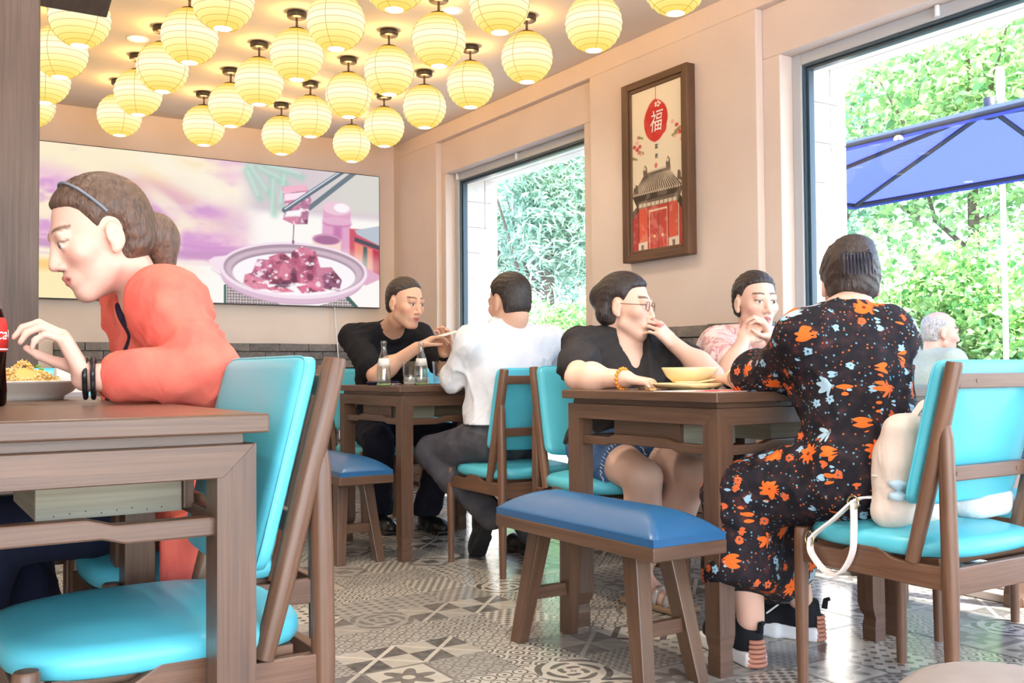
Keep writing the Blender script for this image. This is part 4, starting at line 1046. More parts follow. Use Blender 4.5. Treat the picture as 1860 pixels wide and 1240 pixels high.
    for P in ([(1.965, 1.29), (1.965, 1.42), (2.35, 1.29)], [(2.62, 1.29), (2.86, 1.36), (2.93, 1.29)]):
        p.poly(P, (206, 190, 188), .003); mm = Paint(x, y); mm.poly(P, (255, 255, 255), .002); p.put(mm.c[..., 0]*wv*.8, (96, 84, 90))
    p.line(1.955, 1.29, 1.955, 1.41, .008, (60, 90, 84)); p.line(2.83, 1.37, 2.91, 1.29, .014, (50, 86, 80))
    # pot
    p.poly([(1.845, 1.575), (1.88, 1.60), (2.0, 1.62), (2.06, 1.46), (1.96, 1.47), (1.87, 1.525)], (250, 226, 238), .006); p.poly([(1.86, 1.52), (1.97, 1.455), (2.06, 1.44), (1.98, 1.44)], (206, 160, 190), .008)
    p.poly([(2.93, 1.60), (3.10, 1.53), (3.10, 1.50), (2.99, 1.45), (2.9, 1.47)], (226, 166, 196), .006)
    p.ell(2.45, 1.485, .52, .19, (196, 152, 182), .02); p.ell(2.45, 1.505, .525, .205, (222, 184, 208), .015); p.ell(2.46, 1.535, .54, .20, (248, 226, 240), .012)
    p.ell(2.46, 1.54, .515, .178, (166, 138, 156), .015); p.ell(2.46, 1.53, .50, .165, (206, 178, 194), .03); p.ell(2.455, 1.52, .455, .15, (140, 112, 132), .03, .6); p.ell(2.455, 1.505, .45, .147, (255, 248, 252), .02)
    # glazed cubes
    k = fbm(x*16, y*18, 21); k2 = fbm(x*26, y*34, 33)
    def cube(P, c):
        p.poly(P, c, .006); q = Paint(x, y); q.poly(P, (255, 255, 255), .004); mm = q.c[..., 0]
        p.put(mm*sm(k, .5, .36)*.75, (96, 40, 62)); p.put(mm*sm(k, .56, .66)*.7, (232, 132, 160)); p.put(mm*sm(k2, .58, .70)*.9, (255, 240, 248))
    cube([(2.08, 1.43), (2.09, 1.49), (2.2, 1.52), (2.26, 1.40), (2.16, 1.39)], (222, 124, 150)); cube([(2.13, 1.48), (2.18, 1.60), (2.29, 1.60), (2.28, 1.45)], (178, 92, 128))
    cube([(2.26, 1.62), (2.36, 1.66), (2.44, 1.60), (2.42, 1.44), (2.26, 1.43)], (192, 92, 120)); cube([(2.42, 1.66), (2.50, 1.71), (2.60, 1.68), (2.64, 1.55), (2.60, 1.44), (2.42, 1.45)], (186, 84, 116))
    cube([(2.60, 1.56), (2.72, 1.57), (2.80, 1.48), (2.78, 1.40), (2.62, 1.42)], (140, 78, 110)); cube([(2.24, 1.40), (2.34, 1.43), (2.44, 1.385), (2.30, 1.375)], (210, 96, 122)); cube([(2.46, 1.42), (2.58, 1.45), (2.68, 1.40), (2.50, 1.375)], (220, 104, 140))
    p.ell(2.36, 1.43, .05, .02, (70, 30, 50), .4, .7); p.ell(2.44, 1.50, .02, .06, (70, 30, 50), .4, .6)
    # morsel, sauce and chopsticks
    p.line(2.44, 1.87, 2.435, 1.74, .004, (150, 100, 130)); p.ell(2.435, 1.735, .010, .016, (150, 96, 130), .2)
    p.line(2.555, 1.985, 2.9, 2.27, .017, (96, 110, 122), .004)
    cube([(2.355, 2.12), (2.38, 1.95), (2.36, 1.89), (2.44, 1.86), (2.54, 1.87), (2.555, 2.0), (2.57, 2.04), (2.53, 2.14)], (172, 104, 140)); p.poly([(2.355, 2.12), (2.53, 2.15), (2.54, 2.11), (2.37, 2.07)], (246, 176, 200), .006); p.poly([(2.37, 2.07), (2.53, 2.10), (2.53, 2.05), (2.37, 2.02)], (255, 226, 240), .006); p.poly([(2.38, 1.95), (2.5, 1.97), (2.49, 1.92), (2.38, 1.91)], (255, 248, 252), .01)
    p.line(2.37, 1.955, 2.82, 2.28, .017, (84, 98, 112), .004); p.line(2.375, 1.965, 2.82, 2.29, .005, (206, 218, 226), .003)
    p.c = np.clip(p.c*.86+.14, 0, 1)
r = empty('light_box_screen', (0, 0, 0), 0, 'wide lit screen on the back wall showing braised pork in a pot', 'screen')
MB().box((.30, 6.705, 1.285), (3.102, 6.766, 2.266)).build('case', plain('screen_edge', lin((60, 58, 60)), .4), r, bevel=.003)
sheet('picture', .306, 3.096, 1.291, 2.26, 640, 260, food, MT['screen'], r, lambda X, Z: np.stack([X, np.full_like(X, 6.7035), Z], -1))
r = empty('cable', (2.757, 6.72, 1.29), 0, 'thin white cable hanging below the lit screen', 'cable')
MB().tube([(0, .02, 0), (.003, .0, -.15), (.012, -.02, -.35), (.02, -.02, -.55), (.02, -.02, -.95)], .0045, 8).build('wire', MT['white'], r)
MB().tube([(0, .02, -.0), (0, .02, -.02)], .008, 10).build('plug', MT['white'], r)

# framed print on the window wall
PX = 3.212; ya, yb, za, zb = 3.532, 3.905, 1.417, 2.217          # art rectangle (far edge is yb)
r = empty('framed_print', (WX, 3.72, 1.83), 0, 'tall framed print of a red sun above a temple gate roof', 'picture')
fw_ = [(3.473, 4.008), (1.36, 2.30)]
def bar(lo, hi, name='frame_bar'): MB().box([a-b for a, b in zip(lo, (WX, 3.72, 1.83))], [a-b for a, b in zip(hi, (WX, 3.72, 1.83))]).build(name, MT['frame_wood'], r, bevel=.004)
D0, D1 = 3.195, 3.249
for (a0, a1, b0, b1) in ((3.478, ya-.018, 1.362, 2.272), (yb+.018, 3.972, 1.362, 2.272), (ya-.018, yb+.018, 1.362, za-.018), (ya-.018, yb+.018, zb+.018, 2.272)): bar((D0, a0, b0), (D1, a1, b1))
for (a0, a1, b0, b1) in ((ya-.02, ya, za-.02, zb+.02), (yb, yb+.02, za-.02, zb+.02), (ya, yb, za-.02, za), (ya, yb, zb, zb+.02)): bar((D0+.008, a0, b0), (D1, a1, b1), 'inner_lip')
def gate(p):
    s, t = (yb-p.x)/(yb-ya), (zb-p.y)/(zb-za); q = Paint(s, t); q.put(np.ones_like(s), (246, 232, 206)); n = fbm(s*9, t*18, 4)
    q.line(.49, 0, .49, .1, .006, (206, 60, 52)); a = np.arctan2(t-.21, (s-.49)/2); rr = np.hypot((s-.49)/.235, (t-.21)/.128)+.08*(vnoise(a*3+9, a*0+2, 8)-.5)
    q.put(1-sm(rr, .95, 1.05), (206, 44, 40)); q.put((1-sm(rr, .9, 1.0))*sm(n, .5, .62)*.4, (226, 90, 80))
    for k in range(5): a_ = k*1.26; q.ell(.53+.045*math.cos(a_), .112+.012*math.sin(a_), .022, .007, (250, 240, 228), .3)
    q.ell(.485, .49, .028, .016, (226, 120, 110), .15)
    for k in range(10):
        for cx, cy, sg in ((.10, .34, 1), (.9, .30, -1)):
            f = np.random.default_rng(k+int(cy*100)); x0, y0 = cx+sg*f.uniform(-.09, .1), cy+f.uniform(-.06, .09)
            q.ell(x0, y0, .035, .012, ((226, 130, 130), (240, 180, 170), (190, 70, 70))[k % 3], .3, .9)
            if k % 3 == 0: q.line(x0, y0, x0+sg*.09, y0+.012, .006, (130, 150, 80), .004)
    ink, pale, brown = (66, 54, 46), (222, 208, 188), (112, 96, 82)
    q.poly([(0, .815), (0, .80), (.12, .72), (.12, 1), (0, 1)], (176, 62, 58)); q.poly([(1, .80), (.92, .74), (.92, 1), (1, 1)], (176, 62, 58))
    q.poly([(0, .80), (.14, .74), (.14, .70), (0, .75)], ink); q.poly([(1, .80), (.9, .74), (.9, .68), (1, .73)], ink)
    q.poly([(.12, .74), (.9, .72), (.9, 1), (.12, 1)], (214, 92, 70)); q.poly([(.31, .735), (.72, .73), (.72, 1), (.31, 1)], (196, 74, 66))
    for a_, b_ in (((.31, .74), (.31, 1)), ((.72, .73), (.72, 1)), ((.52, .77), (.52, 1)), ((.12, .74), (.12, 1)), ((.9, .73), (.9, 1))): q.line(*a_, *b_, .006, (96, 34, 30), .003)
    for a_, b_ in (((.34, .765), (.69, .762)), ((.34, .765), (.34, 1)), ((.69, .762), (.69, 1))): q.line(*a_, *b_, .006, (240, 210, 180), .003)
    q.ell(.44, .925, .022, .01, (236, 200, 150), .2); q.ell(.60, .925, .022, .01, (236, 200, 150), .2)
    q.poly([(.11, .955), (.3, .95), (.3, 1), (.11, 1)], pale); q.poly([(.72, .95), (.91, .945), (.91, 1), (.72, 1)], pale); q.poly([(.17, .97), (.22, .97), (.22, 1), (.17, 1)], brown); q.poly([(.79, .965), (.84, .965), (.84, 1), (.79, 1)], brown)
    q.poly([(.03, .60), (.0, .66), (.10, .735), (.92, .725), (1, .66), (.98, .6)], ink)
    q.poly([(.10, .695), (.90, .685), (.90, .73), (.11, .74)], brown)
    for k in range(9): q.poly([(.125+.085*k, .71), (.195+.085*k, .709), (.195+.085*k, .731), (.125+.085*k, .733)], pale, .003)
    q.poly([(.25, .535), (.74, .525), (.86, .59), (1, .62), (1, .645), (0, .655), (0, .635), (.16, .59)], (150, 134, 118))
    for k in range(22):
        f = k/21; x0, x1 = .26+.48*f, .02+.96*f; q.line(x0, .535, x1, .645, .008, ink, .004); q.line(x0+.012, .54, x1+.016, .64, .006, pale, .004); q.ell(x1, .648, .012, .006, pale, .3)
    q.line(.24, .53, .76, .522, .012, brown, .003); q.line(.24, .522, .76, .514, .005, pale, .003)
    for x0, y0 in ((.26, .50), (.72, .48)): q.poly([(x0-.03, .54), (x0-.04, y0+.01), (x0, y0-.03), (x0+.04, y0-.01), (x0+.05, .535)], brown); q.ell(x0, y0-.005, .02, .012, pale, .3)
    for x0, y0 in ((.08, .59), (.93, .56)): q.poly([(x0-.04, y0+.05), (x0-.02, y0-.01), (x0+.03, y0), (x0+.04, y0+.05)], brown)
    q.put(sm(n, .58, .7)*sm(t, .5, .55)*.25, (240, 226, 206)); p.c = q.c
sheet('artwork', ya, yb, za, zb, 130, 320, gate, MT['print'], r, lambda Yy, Z: np.stack([np.full_like(Yy, PX-WX), Yy-3.72, Z-1.83], -1)[:, ::1])
R_ = (H90, 0, -H90)
def on_print(s, t): return (PX-.0012-WX, yb-s*(yb-ya)-3.72, zb-t*(zb-za)-1.83)
text_mesh('lettering', '福', .115, MT['white_print'], r, on_print(.49, .225), R_, shear=.2, sx=.82)
text_mesh('lettering', '富', .026, MT['black_print'], r, on_print(.50, .375), R_); text_mesh('lettering', '贵', .026, MT['black_print'], r, on_print(.50, .435), R_)
# ------------------------------------------------------------------ people
def frame(f, upv=(0, 0, 1)):
    f = unit(f); r_ = unit(np.cross(f, upv)); u = np.cross(r_, f); return r_, f, u          # right, forward, up
class Head:
    def __init__(s, c, f, sc=1.0, up=(0, 0, 1), fem=False):
        s.c = np.array(c, float); s.R = np.array(frame(f, up)); s.s = sc; s.fem = fem
    def w(s, p): return s.c+s.s*(np.array(p, float)@s.R)
    def loc(s, v): return (v-s.c)@s.R.T/s.s
    def E(s, c, r, k=.012, op='u'): return el(s.w(c), np.array(r)*s.s, s.R, k, op)
    def C(s, a, b, ra, rb, k=.01, op='u'): return rc(s.w(a), s.w(b), ra*s.s, rb*s.s, k, op)
    def prims(s):
        g = .93 if s.fem else 1
        P = [s.E((0, -.012, .038), (.075, .094, .086)), s.E((0, .030, -.028), (.062*g, .062, .084), .03), s.E((0, .066, -.092), (.026*g, .022, .020), .022),
             s.C((-.046*g, .008, -.058), (-.018, .066, -.096), .020, .014, .02), s.C((.046*g, .008, -.058), (.018, .066, -.096), .020, .014, .02),
             s.E((-.042, .060, -.016), (.024, .022, .022), .02), s.E((.042, .060, -.016), (.024, .022, .022), .02),
             s.C((-.036, .080, .030), (.036, .080, .030), .011, .011, .016),
             s.E((-.031, .097, .009), (.017, .014, .010), .008, 's'), s.E((.031, .097, .009), (.017, .014, .010), .008, 's'),
             s.E((-.031, .080, .008), (.0125, .0125, .0125), .003), s.E((.031, .080, .008), (.0125, .0125, .0125), .003),
             s.C((-.043, .081, .0165), (-.019, .086, .0175), .0045, .0045, .004), s.C((.043, .081, .0165), (.019, .086, .0175), .0045, .0045, .004),
             s.C((0, .089, .016), (0, .106, -.026), .0085, .0115, .010), s.E((-.0125, .096, -.032), (.0085, .010, .0075), .006), s.E((.0125, .096, -.032), (.0085, .010, .0075), .006),
             s.E((0, .076, -.060), (.030, .020, .022), .012),
             s.C((-.017, .088, -.0575), (0, .0965, -.0545), .0050, .0058, .004), s.C((.017, .088, -.0575), (0, .0965, -.0545), .0050, .0058, .004),
             s.C((-.014, .088, -.0655), (.014, .088, -.0655), .0056, .0056, .006), s.E((0, .0925, -.0665), (.012, .007, .006), .004),
             s.C((-.021, .0945, -.0605), (.021, .0945, -.0605), .0022, .0022, .003, 's')]
        for x in (-1, 1):
            P += [s.E((x*.078, -.006, -.004), (.009, .018, .029), .006), s.E((x*.0885, .000, .001), (.0065, .0115, .019), .004, 's'), s.E((x*.077, .002, -.030), (.008, .010, .010), .006)]
        return P
def hand(wr, d, n, side, curl=.5, s=1.0, thumb=.5, spread=.1):
    """palm and five separate fingers; d: finger direction, n: out of the palm, side: thumb side"""
    d = unit(d); n = unit(np.array(n)-d*np.dot(n, d)); sd_ = np.cross(n, d); sd_ = sd_*np.sign(np.dot(sd_, side) or 1)
    w = np.array(wr, float); P = []; K = []
    for i, off in enumerate((.0305, .0105, -.0105, -.030)):
        kn = w+s*(d*(.088, .091, .086, .078)[i]+sd_*off-n*(.002 if i in (1, 2) else 0)); K.append(kn)
        P.append(rc(w+s*(d*.012+sd_*off*.55), kn, .0135*s, .0105*s, .012))
    P.append(bx(w+s*d*.048, s*np.array([.036, .040, .0105]), np.array([sd_, d, n]), .010*s, .012))
    for i, kn in enumerate(K):
        L = [.044, .027, .021]; L = [l*s*(.95, 1.06, .98, .78)[i] for l in L]; c = curl if not hasattr(curl, '__len__') else curl[i]
        a = 0; p = kn; base = unit(d+sd_*spread*(1.2, .35, -.4, -1.2)[i])
        for j, l in enumerate(L):
            a += c*(.75, 1.0, .7)[j]; q = p+l*(base*math.cos(a)+n*math.sin(a)); rr = (.0088, .0079, .0072, .0060)
            P.append(rc(p, q, rr[j]*s*(.86 if i == 3 else 1), rr[j+1]*s*(.86 if i == 3 else 1), .003)); p = q
    t0 = w+s*(d*.022+sd_*.026+n*.004); dirt = unit(d*.62+sd_*(.78-.35*thumb)+n*(.15+.55*thumb)); t1 = t0+dirt*.046*s
    t2 = t1+unit(dirt+d*.35-sd_*.5*thumb+n*.2*thumb)*.032*s; t3 = t2+unit(dirt+d*.55-sd_*.8*thumb)*.026*s
    P += [rc(t0, t1, .0145*s, .0105*s, .012), rc(t1, t2, .0100*s, .0088*s, .003), rc(t2, t3, .0088*s, .0068*s, .003)]
    return P
def lerp(a, b, t): return np.asarray(a, float)*(1-t)+np.asarray(b, float)*t
def spine_frame(J):
    u = unit(J['N']-J['P']); r_ = unit(J['SR']-J['SL']); f = unit(np.cross(u, r_)); r_ = np.cross(f, u); return np.array([r_, f, u])
def torso(J, g=0.0, fem=False, b=1.0):
    R = spine_frame(J); P, C_, N = J['P'], J['C'], J['N']; B = lerp(P, C_, .5); k = .05
    W = (.165, .148, .158) if not fem else (.168, .132, .145)
    pr_ = [el(P, np.array([W[0]*b+g, .112*b+g, .115+g]), R, k), el(B, np.array([W[1]*b+g, .108*b+g, .15]), R, .07), el(C_, np.array([W[2]*b+g, .112*b+g, .16+g]), R, .07),
           rc(lerp(J['SL'], J['SR'], .06), lerp(J['SL'], J['SR'], .94), .044+g, .044+g, .05), rc(lerp(C_, J['SL'], .45), J['SL'], .070+g, .046+g, .05), rc(lerp(C_, J['SR'], .45), J['SR'], .070+g, .046+g, .05),
           rc(N-R[2]*.02, lerp(N, J['SL'], .62)-R[2]*.004, .048+g, .042+g, .04), rc(N-R[2]*.02, lerp(N, J['SR'], .62)-R[2]*.004, .048+g, .042+g, .04)]
    if fem:
        for s in (-1, 1): pr_.append(el(C_+R[1]*(.075*b)+R[0]*s*.068+R[2]*(-.005), np.array([.06, .055, .062])+g, R, .04))
    return pr_
def arm_prims(S, E_, W, g=0.0, s=1.0): return [rc(S, E_, .045*s+g, .040*s+g, .03), rc(E_, W, .041*s+g, .0275*s+g, .02), el(lerp(E_, W, .3), np.array([.041, .041, .05])*s+g, None, .04)]
def leg_prims(H, K, A, g=0.0, s=1.0): return [rc(H, K, .086*s+g, .057*s+g, .05), rc(K, A, .055*s+g, .036*s+g, .03), el(lerp(K, A, .3), np.array([.052, .052, .085])*s+g, None, .05)]
SK = {'pale': (236, 196, 176), 'tan': (216, 164, 136), 'rosy': (230, 184, 164)}
def skin_col(hd, tone, lip=(190, 100, 96), brow=(40, 30, 26), stub=False):
    base = np.array(lin(tone)); lp, bw = np.array(lin(lip)), np.array(lin(brow))
    def f(v):
        c = np.tile(base, (len(v), 1)); p = hd.loc(v); x, y, z = p.T
        near_ = np.linalg.norm(p, axis=1) < .16
        def mixc(m, col):
            m = np.clip(m, 0, 1)*near_; c[:] = c*(1-m[:, None])+col*m[:, None]
        g = lambda q, a, b: sm(q, b, a)
        mixc(g(np.hypot((np.abs(x)-.045)/.03, (z+.022)/.024), .3, 1)*(y > .03)*.28, np.array(lin((226, 140, 124))))
        mixc(g(np.hypot(x/.014, (z+.03)/.014), .4, 1)*(y > .08)*.25, np.array(lin((222, 140, 124))))
        if stub: mixc(sm(z, -.035, -.055)*(y > .02)*.18, np.array(lin((110, 96, 92))))
        mixc(g(np.hypot(x/.0235, (z+.0605)/.0125), .75, 1.02)*(y > .072)*.85, lp)
        mixc(g(np.abs(z+.0605), .0012, .003)*(np.abs(x) < .022)*(y > .075)*.6, lp*.35)
        ar = .0365+.004*np.cos((np.abs(x)-.032)*60)
        mixc(g(np.abs(z-ar), .0022, .0055)*(np.abs(x) > .012)*(np.abs(x) < .05)*(y > .055)*.85, bw)
        ex, ez = (np.abs(x)-.031), (z-.0075)
        mixc(g(np.hypot(ex/.0120, ez/.0060), .8, 1.05)*(y > .07), np.array(lin((238, 232, 226))))
        mixc(g(np.hypot(ex/.0070, ez/.0062), .8, 1.05)*(y > .07), np.array(lin((44, 28, 22))))
        mixc(g(np.abs(ez-.0066+.5*(ex*12)**2*.02), .0012, .0032)*(np.abs(ex) < .016)*(y > .068)*.8, bw*.8)
        mixc(g(np.hypot((np.abs(x)-.010)/.005, (z+.0385)/.0035), .5, 1)*(y > .085)*.6, base*.3)
        return c
    return f
def hair_mat(name, c):
    t = NT(name); t.bsdf(rough=.42, spec=.5); v = t.coord('Object', (1, 1, .25)); n = t.noise(v, 150, 3, .6, .8); n2 = t.noise(t.coord('Object'), 24, 3)
    t.link(t.ramp(n, [(.3, tuple(x*.55 for x in lin(c))), (.7, lin(tuple(min(255, x*1.35) for x in c)))]), t.b.inputs['Base Color']); t.bump((X_(t.nt, n)+X_(t.nt, n2)*.6).k, .6, .008); return t.m
def hair_cap(hd, g=.010, top=.072, temple=.040, side=.004, nape=-.066, extra=(), strand=.0012, back=.0, ear=True, part=0.0):
    """hair that grows out of the scalp: thickness fades to nothing at the hairline
    top: height of the front hairline, temple: how far back it recedes, side: forward limit in front of the ears"""
    def fn(X, Y, Z):
        x, y, z = [(X-hd.c[0])*hd.R[i, 0]+(Y-hd.c[1])*hd.R[i, 1]+(Z-hd.c[2])*hd.R[i, 2] for i in range(3)]; x, y, z = x/hd.s, y/hd.s, z/hd.s
        def e_(c, r): 
            q = ((x-c[0])/r[0], (y-c[1])/r[1], (z-c[2])/r[2]); k0 = np.sqrt(sum(v*v for v in q)); k1 = np.sqrt(sum((v/w_)**2 for v, w_ in zip(q, r))); return k0*(k0-1)/np.maximum(k1, 1e-6)
        d = smin(e_((0, -.012, .038), (.075, .094, .086)), e_((0, -.036, -.012), (.062, .056, .070)), .02)
        ax = np.abs(x)
        front = np.maximum(top-temple*(ax/.06)**2*.35-z+.15*(y-.07), (y-(.088-temple*(ax/.06)**2)))         # inside < 0
        front = np.minimum(-(z-top+temple*.25*(ax/.055)**2)+.0*y, .2)
        sides = np.maximum(y-side-.35*np.maximum(z, 0)-.10*(z-.0), nape-z)
        r = smin(front, sides, .012)
        if ear: r = np.maximum(r, .0-(np.sqrt(((ax-.078)/.03)**2+((y+.004)/.025)**2+((z+.008)/.040)**2)-1)*.022)
        tp = np.clip(-r/.022, 0, 1); tp = tp*(2-tp)
        ph = np.arctan2(x, z-.03)*22+y*60+part; s_ = strand*np.sin(ph+2*np.sin(y*70))*tp
        return (d-(g+back*np.clip(-y*12, 0, 1))*tp+.0025*(1-tp)+np.maximum(r, 0)*.8-s_)*hd.s
    return [fnp(fn, hd.w((0, -.012, .015)), .15*hd.s)]+list(extra)
def shoe(root, heel, d, mat, sole, L=.27, name='shoe', h=.06, up=None, label=None, sole_h=.022, parts=True):
    d = unit(d); u = np.array([0, 0, 1.0]) if up is None else unit(up); u = unit(u-d*np.dot(u, d)); r_ = np.cross(d, u); R = np.array([r_, d, u]); H_ = np.array(heel, float)
    w = lambda x, y, z: H_+r_*x+d*y+u*z
    S = [bx(w(0, L*.27, sole_h/2), (.034, L*.27, sole_h/2), R, .010, .02), bx(w(0, L*.72, sole_h/2), (.042, L*.27, sole_h/2), R, .010, .02)]
    U = [el(w(0, L*.72, sole_h+.006), (.043, L*.28, .050), R, .02), el(w(0, L*.2, sole_h+.02), (.035, L*.2, .055), R, .02), rc(w(0, L*.22, sole_h+.03), w(0, L*.17, h+.03), .036, .037, .03), rc(w(0, L*.35, sole_h+.03), w(0, L*.55, sole_h+.012), .036, .034, .03),
         cut(w(0, 0, sole_h-.004), -u), cut(w(0, 0, h+.035), u)]
    o = solid_obj(name, U, .005, mat, root); o2 = solid_obj('sole', S, .005, sole, o)
    if root is not None: o2.location = (0, 0, 0); shift(o2, root)
    return o, w
def shift(o, root): pass
_so = solid_obj
def solid_obj(name, prims, h, mat, root, col=None, fold=None):
    """children of children keep the coordinates of the thing's root"""
    top = root
    while top is not None and top.parent is not None: top = top.parent
    v, q = solid(prims, h, fold); c = col(v) if col else None
    base = np.array(top.location) if top is not None else np.zeros(3)
    return np_mesh(name, v-base, q, mat, root, True, c)
def wr_(amp, *ks):
    def f(X, Y, Z):
        o = 0
        for i, (a, b, c, ph) in enumerate(ks):
            s = np.sin(a*X+b*Y+c*Z+ph+1.6*np.sin((b*X-a*Y+c*Z)*.45+ph*2)+.7*np.sin((c*X+a*Y-b*Z)*.9+ph)); g = .5+.5*np.sin((c*X+b*Y+a*Z)*.37+ph*3)
            o = o-amp*((1-np.sqrt(s*s*.94+.05))**2*1.7-.3)*g
        return o
    return f
FOLD = wr_(.0042, (16, 8, 24, 0), (-14, 20, 16, 1.1), (26, -12, 18, 2.3), (-40, 28, 46, .6))
FOLD2 = wr_(.0062, (14, 6, 18, 0.4), (-15, 17, 11, 1.9), (22, 18, -15, .7), (-38, 26, 44, 1.3))
FOLD3 = wr_(.003, (70, 40, 90, 0), (-60, 80, 50, 2), (90, -60, 70, 1))
def A(*p): return [np.array(q, float) for q in p]
def person(label, base, J, hd, tone, fem=False, bs=1.0, h=.005, arm=1.0, hands=(), legs=None, legscale=1.0, extra=(), lip=(190, 100, 96), brow=(40, 30, 26), stub=False, feet=()):
    r = empty('person', base, 0, label, 'person')
    P = hd.prims()+[hd.C((0, -.022, -.03), (0, -.026, -.07), .052*(.88 if fem else 1), .052*(.88 if fem else 1), .02), rc(hd.w((0, -.026, -.07)), J['N']-np.array([0, 0, .01]), .052*(.86 if fem else 1.02), .058*(.86 if fem else 1.02), .02)]
    P += torso(J, -.012, fem, bs*.97)
    P += arm_prims(J['SL'], J['EL'], J['WL'], 0, arm)+arm_prims(J['SR'], J['ER'], J['WR'], 0, arm)
    for hh in hands: P += hh
    if legs:
        for H_, K, A_ in legs: P += leg_prims(H_, K, A_, 0, legscale)
    for p in feet: P.append(p)
    P += list(extra)
    solid_obj('body', P, h, MT['skin'], r, skin_col(hd, tone, lip, brow, stub))
    return r
def JJ(**k): return {a: np.array(b, float) for a, b in k.items()}
X3 = np.array([1, 0, 0.]); Y3 = np.array([0, 1, 0.]); Z3 = np.array([0, 0, 1.])

# --- man in the black t-shirt (far side of the far table)
J = JJ(P=(2.26, 4.83, .545), C=(2.235, 4.74, .81), N=(2.205, 4.63, 1.045), SL=(2.385, 4.66, 1.005), SR=(2.025, 4.72, .995), EL=(2.42, 4.42, .80), WL=(2.345, 4.32, .905), ER=(2.03, 4.44, .80), WR=(2.185, 4.30, .935))
hd = Head((2.203, 4.47, 1.158), (.30, -.92, -.20), 1.03)
hs = [hand(J['WL'], (-.12, -.25, .85), (-.8, -.5, -.2), (-.2, -.9, 0), .55, .98, .6), hand(J['WR'], (.75, -.2, .40), (.25, -.3, -.85), (.3, -.9, .3), .6, .98, .6)]
m1 = person('man in a black t-shirt with a wrist watch, hands raised over the far table', (2.26, 4.97, 0), J, hd, (228, 178, 150), bs=1.0, hands=hs, stub=True)
solid_obj('t_shirt', torso(J, .012)+[rc(J['SL'], lerp(J['SL'], J['EL'], .72), .066, .066, .03), rc(J['SR'], lerp(J['SR'], J['ER'], .80), .066, .068, .03), cut(J['P']-Z3*.03, -Z3, .01), cut(lerp(J['SL'], J['EL'], .78), J['EL']-J['SL'], .005) if False else cut((0, 0, 3), Z3),
          rc(J['N']+np.array([-.0, -.03, .05]), J['N']+np.array([.0, -.015, -.005]), .075, .062, .006, 's')], .006, cloth('black_jersey', lin((30, 29, 34)), .9, .45, 10), m1, fold=FOLD)
tr_ = cloth('navy_trousers', lin((26, 28, 42)), .85, .5, 8)
HL, HR, KL, KR, AL, AR = A((2.36, 4.80, .53), (2.17, 4.81, .53), (2.47, 4.53, .47), (2.10, 4.57, .47), (2.385, 4.60, .09), (2.19, 4.76, .09))
solid_obj('trousers', leg_prims(HL, KL, AL, .014)+leg_prims(HR, KR, AR, .014)+[el(J['P'], (.185, .135, .12), None, .06), rc(KL, AL, .075, .068, .03), rc(KR, AR, .075, .068, .03), cut((0, 0, .075), -Z3)], .007, tr_, m1, fold=FOLD2)
shoe(m1, (2.388, 4.66, 0), (.0, -1, 0), plain('black_shoe_leather', lin((22, 22, 24)), .35), MT['black_plastic'], .27); shoe(m1, (2.19, 4.80, 0), (-.1, -1, 0), MT['black_plastic'], MT['black'], .27)
solid_obj('hair', hair_cap(hd, .007, .086, .075, -.004, -.062), .005, hair_mat('short_dark_hair', (52, 42, 36)), m1)
wt = lerp(J['EL'], J['WL'], .93); wd = unit(J['WL']-J['EL']); m = MB().tube([wt-wd*.011-np.array(m1.location), wt+wd*.011-np.array(m1.location)], .0345, 20); tag(m.build('wrist_watch', MT['black_plastic'], m1), 'black wrist watch')
r = empty('paper_slip', (2.30, 4.20, .985), .3, 'white paper slip held between the hands of the man in the black t-shirt', 'paper')
MB().hexa([(-.055, -.03, 0), (.075, -.03, .03), (.075, .03, .03), (-.055, .03, 0), (-.055, -.03, .002), (.075, -.03, .032), (.075, .03, .032), (-.055, .03, .002)]).build('sheet', MT['paper'], r)

# --- man in the white shirt, back to us
J = JJ(P=(2.265, 3.605, .545), C=(2.265, 3.605, .79), N=(2.282, 3.63, .99), SL=(2.09, 3.60, .94), SR=(2.475, 3.60, .94), EL=(2.075, 3.745, .785), WL=(2.20, 3.97, .80), ER=(2.56, 3.74, .785), WR=(2.42, 3.98, .80))
hd = Head((2.292, 3.63, 1.112), (-.14, .95, -.20), 1.02)
hs = [hand(J['WL'], (.6, .7, .1), (.3, 0, -1), (.7, -.5, .3), .6), hand(J['WR'], (-.6, .7, .1), (-.3, 0, -1), (-.7, -.5, .3), .6)]
m2 = person('man in a white shirt and grey jeans seen from behind at the far table', (2.265, 3.46, 0), J, hd, (224, 176, 150), bs=1.05, hands=hs)
sh = torso(J, .018, False, 1.1)+[rc(J['SL'], J['EL'], .068, .058, .04), rc(J['EL'], J['WL'], .058, .044, .02), rc(J['SR'], J['ER'], .068, .058, .04), rc(J['ER'], J['WR'], .058, .044, .02), el(J['P']+np.array([0, .0, .06]), (.19, .14, .14), None, .05), rc(J['N']+np.array([-.05, .01, .02]), J['N']+np.array([.05, .01, .02]), .045, .045, .02),
    cut(J['P']+Z3*.05, -Z3, .0), rc(J['N']+np.array([0, .03, .01]), hd.w((0, -.02, -.03)), .055, .056, .004, 's')]
solid_obj('shirt', sh, .006, cloth('white_shirt_cotton', lin((240, 240, 246)), .85, .45, 7), m2, fold=FOLD2)
dn = cloth('grey_denim', lin((88, 86, 92)), .9, .35, 10, c2=lin((66, 65, 72)))
HL, HR, KL, KR, AL, AR = A((2.165, 3.60, .53), (2.365, 3.60, .53), (2.055, 3.90, .462), (2.44, 3.96, .46), (2.215, 3.655, .20), (2.44, 3.70, .10))
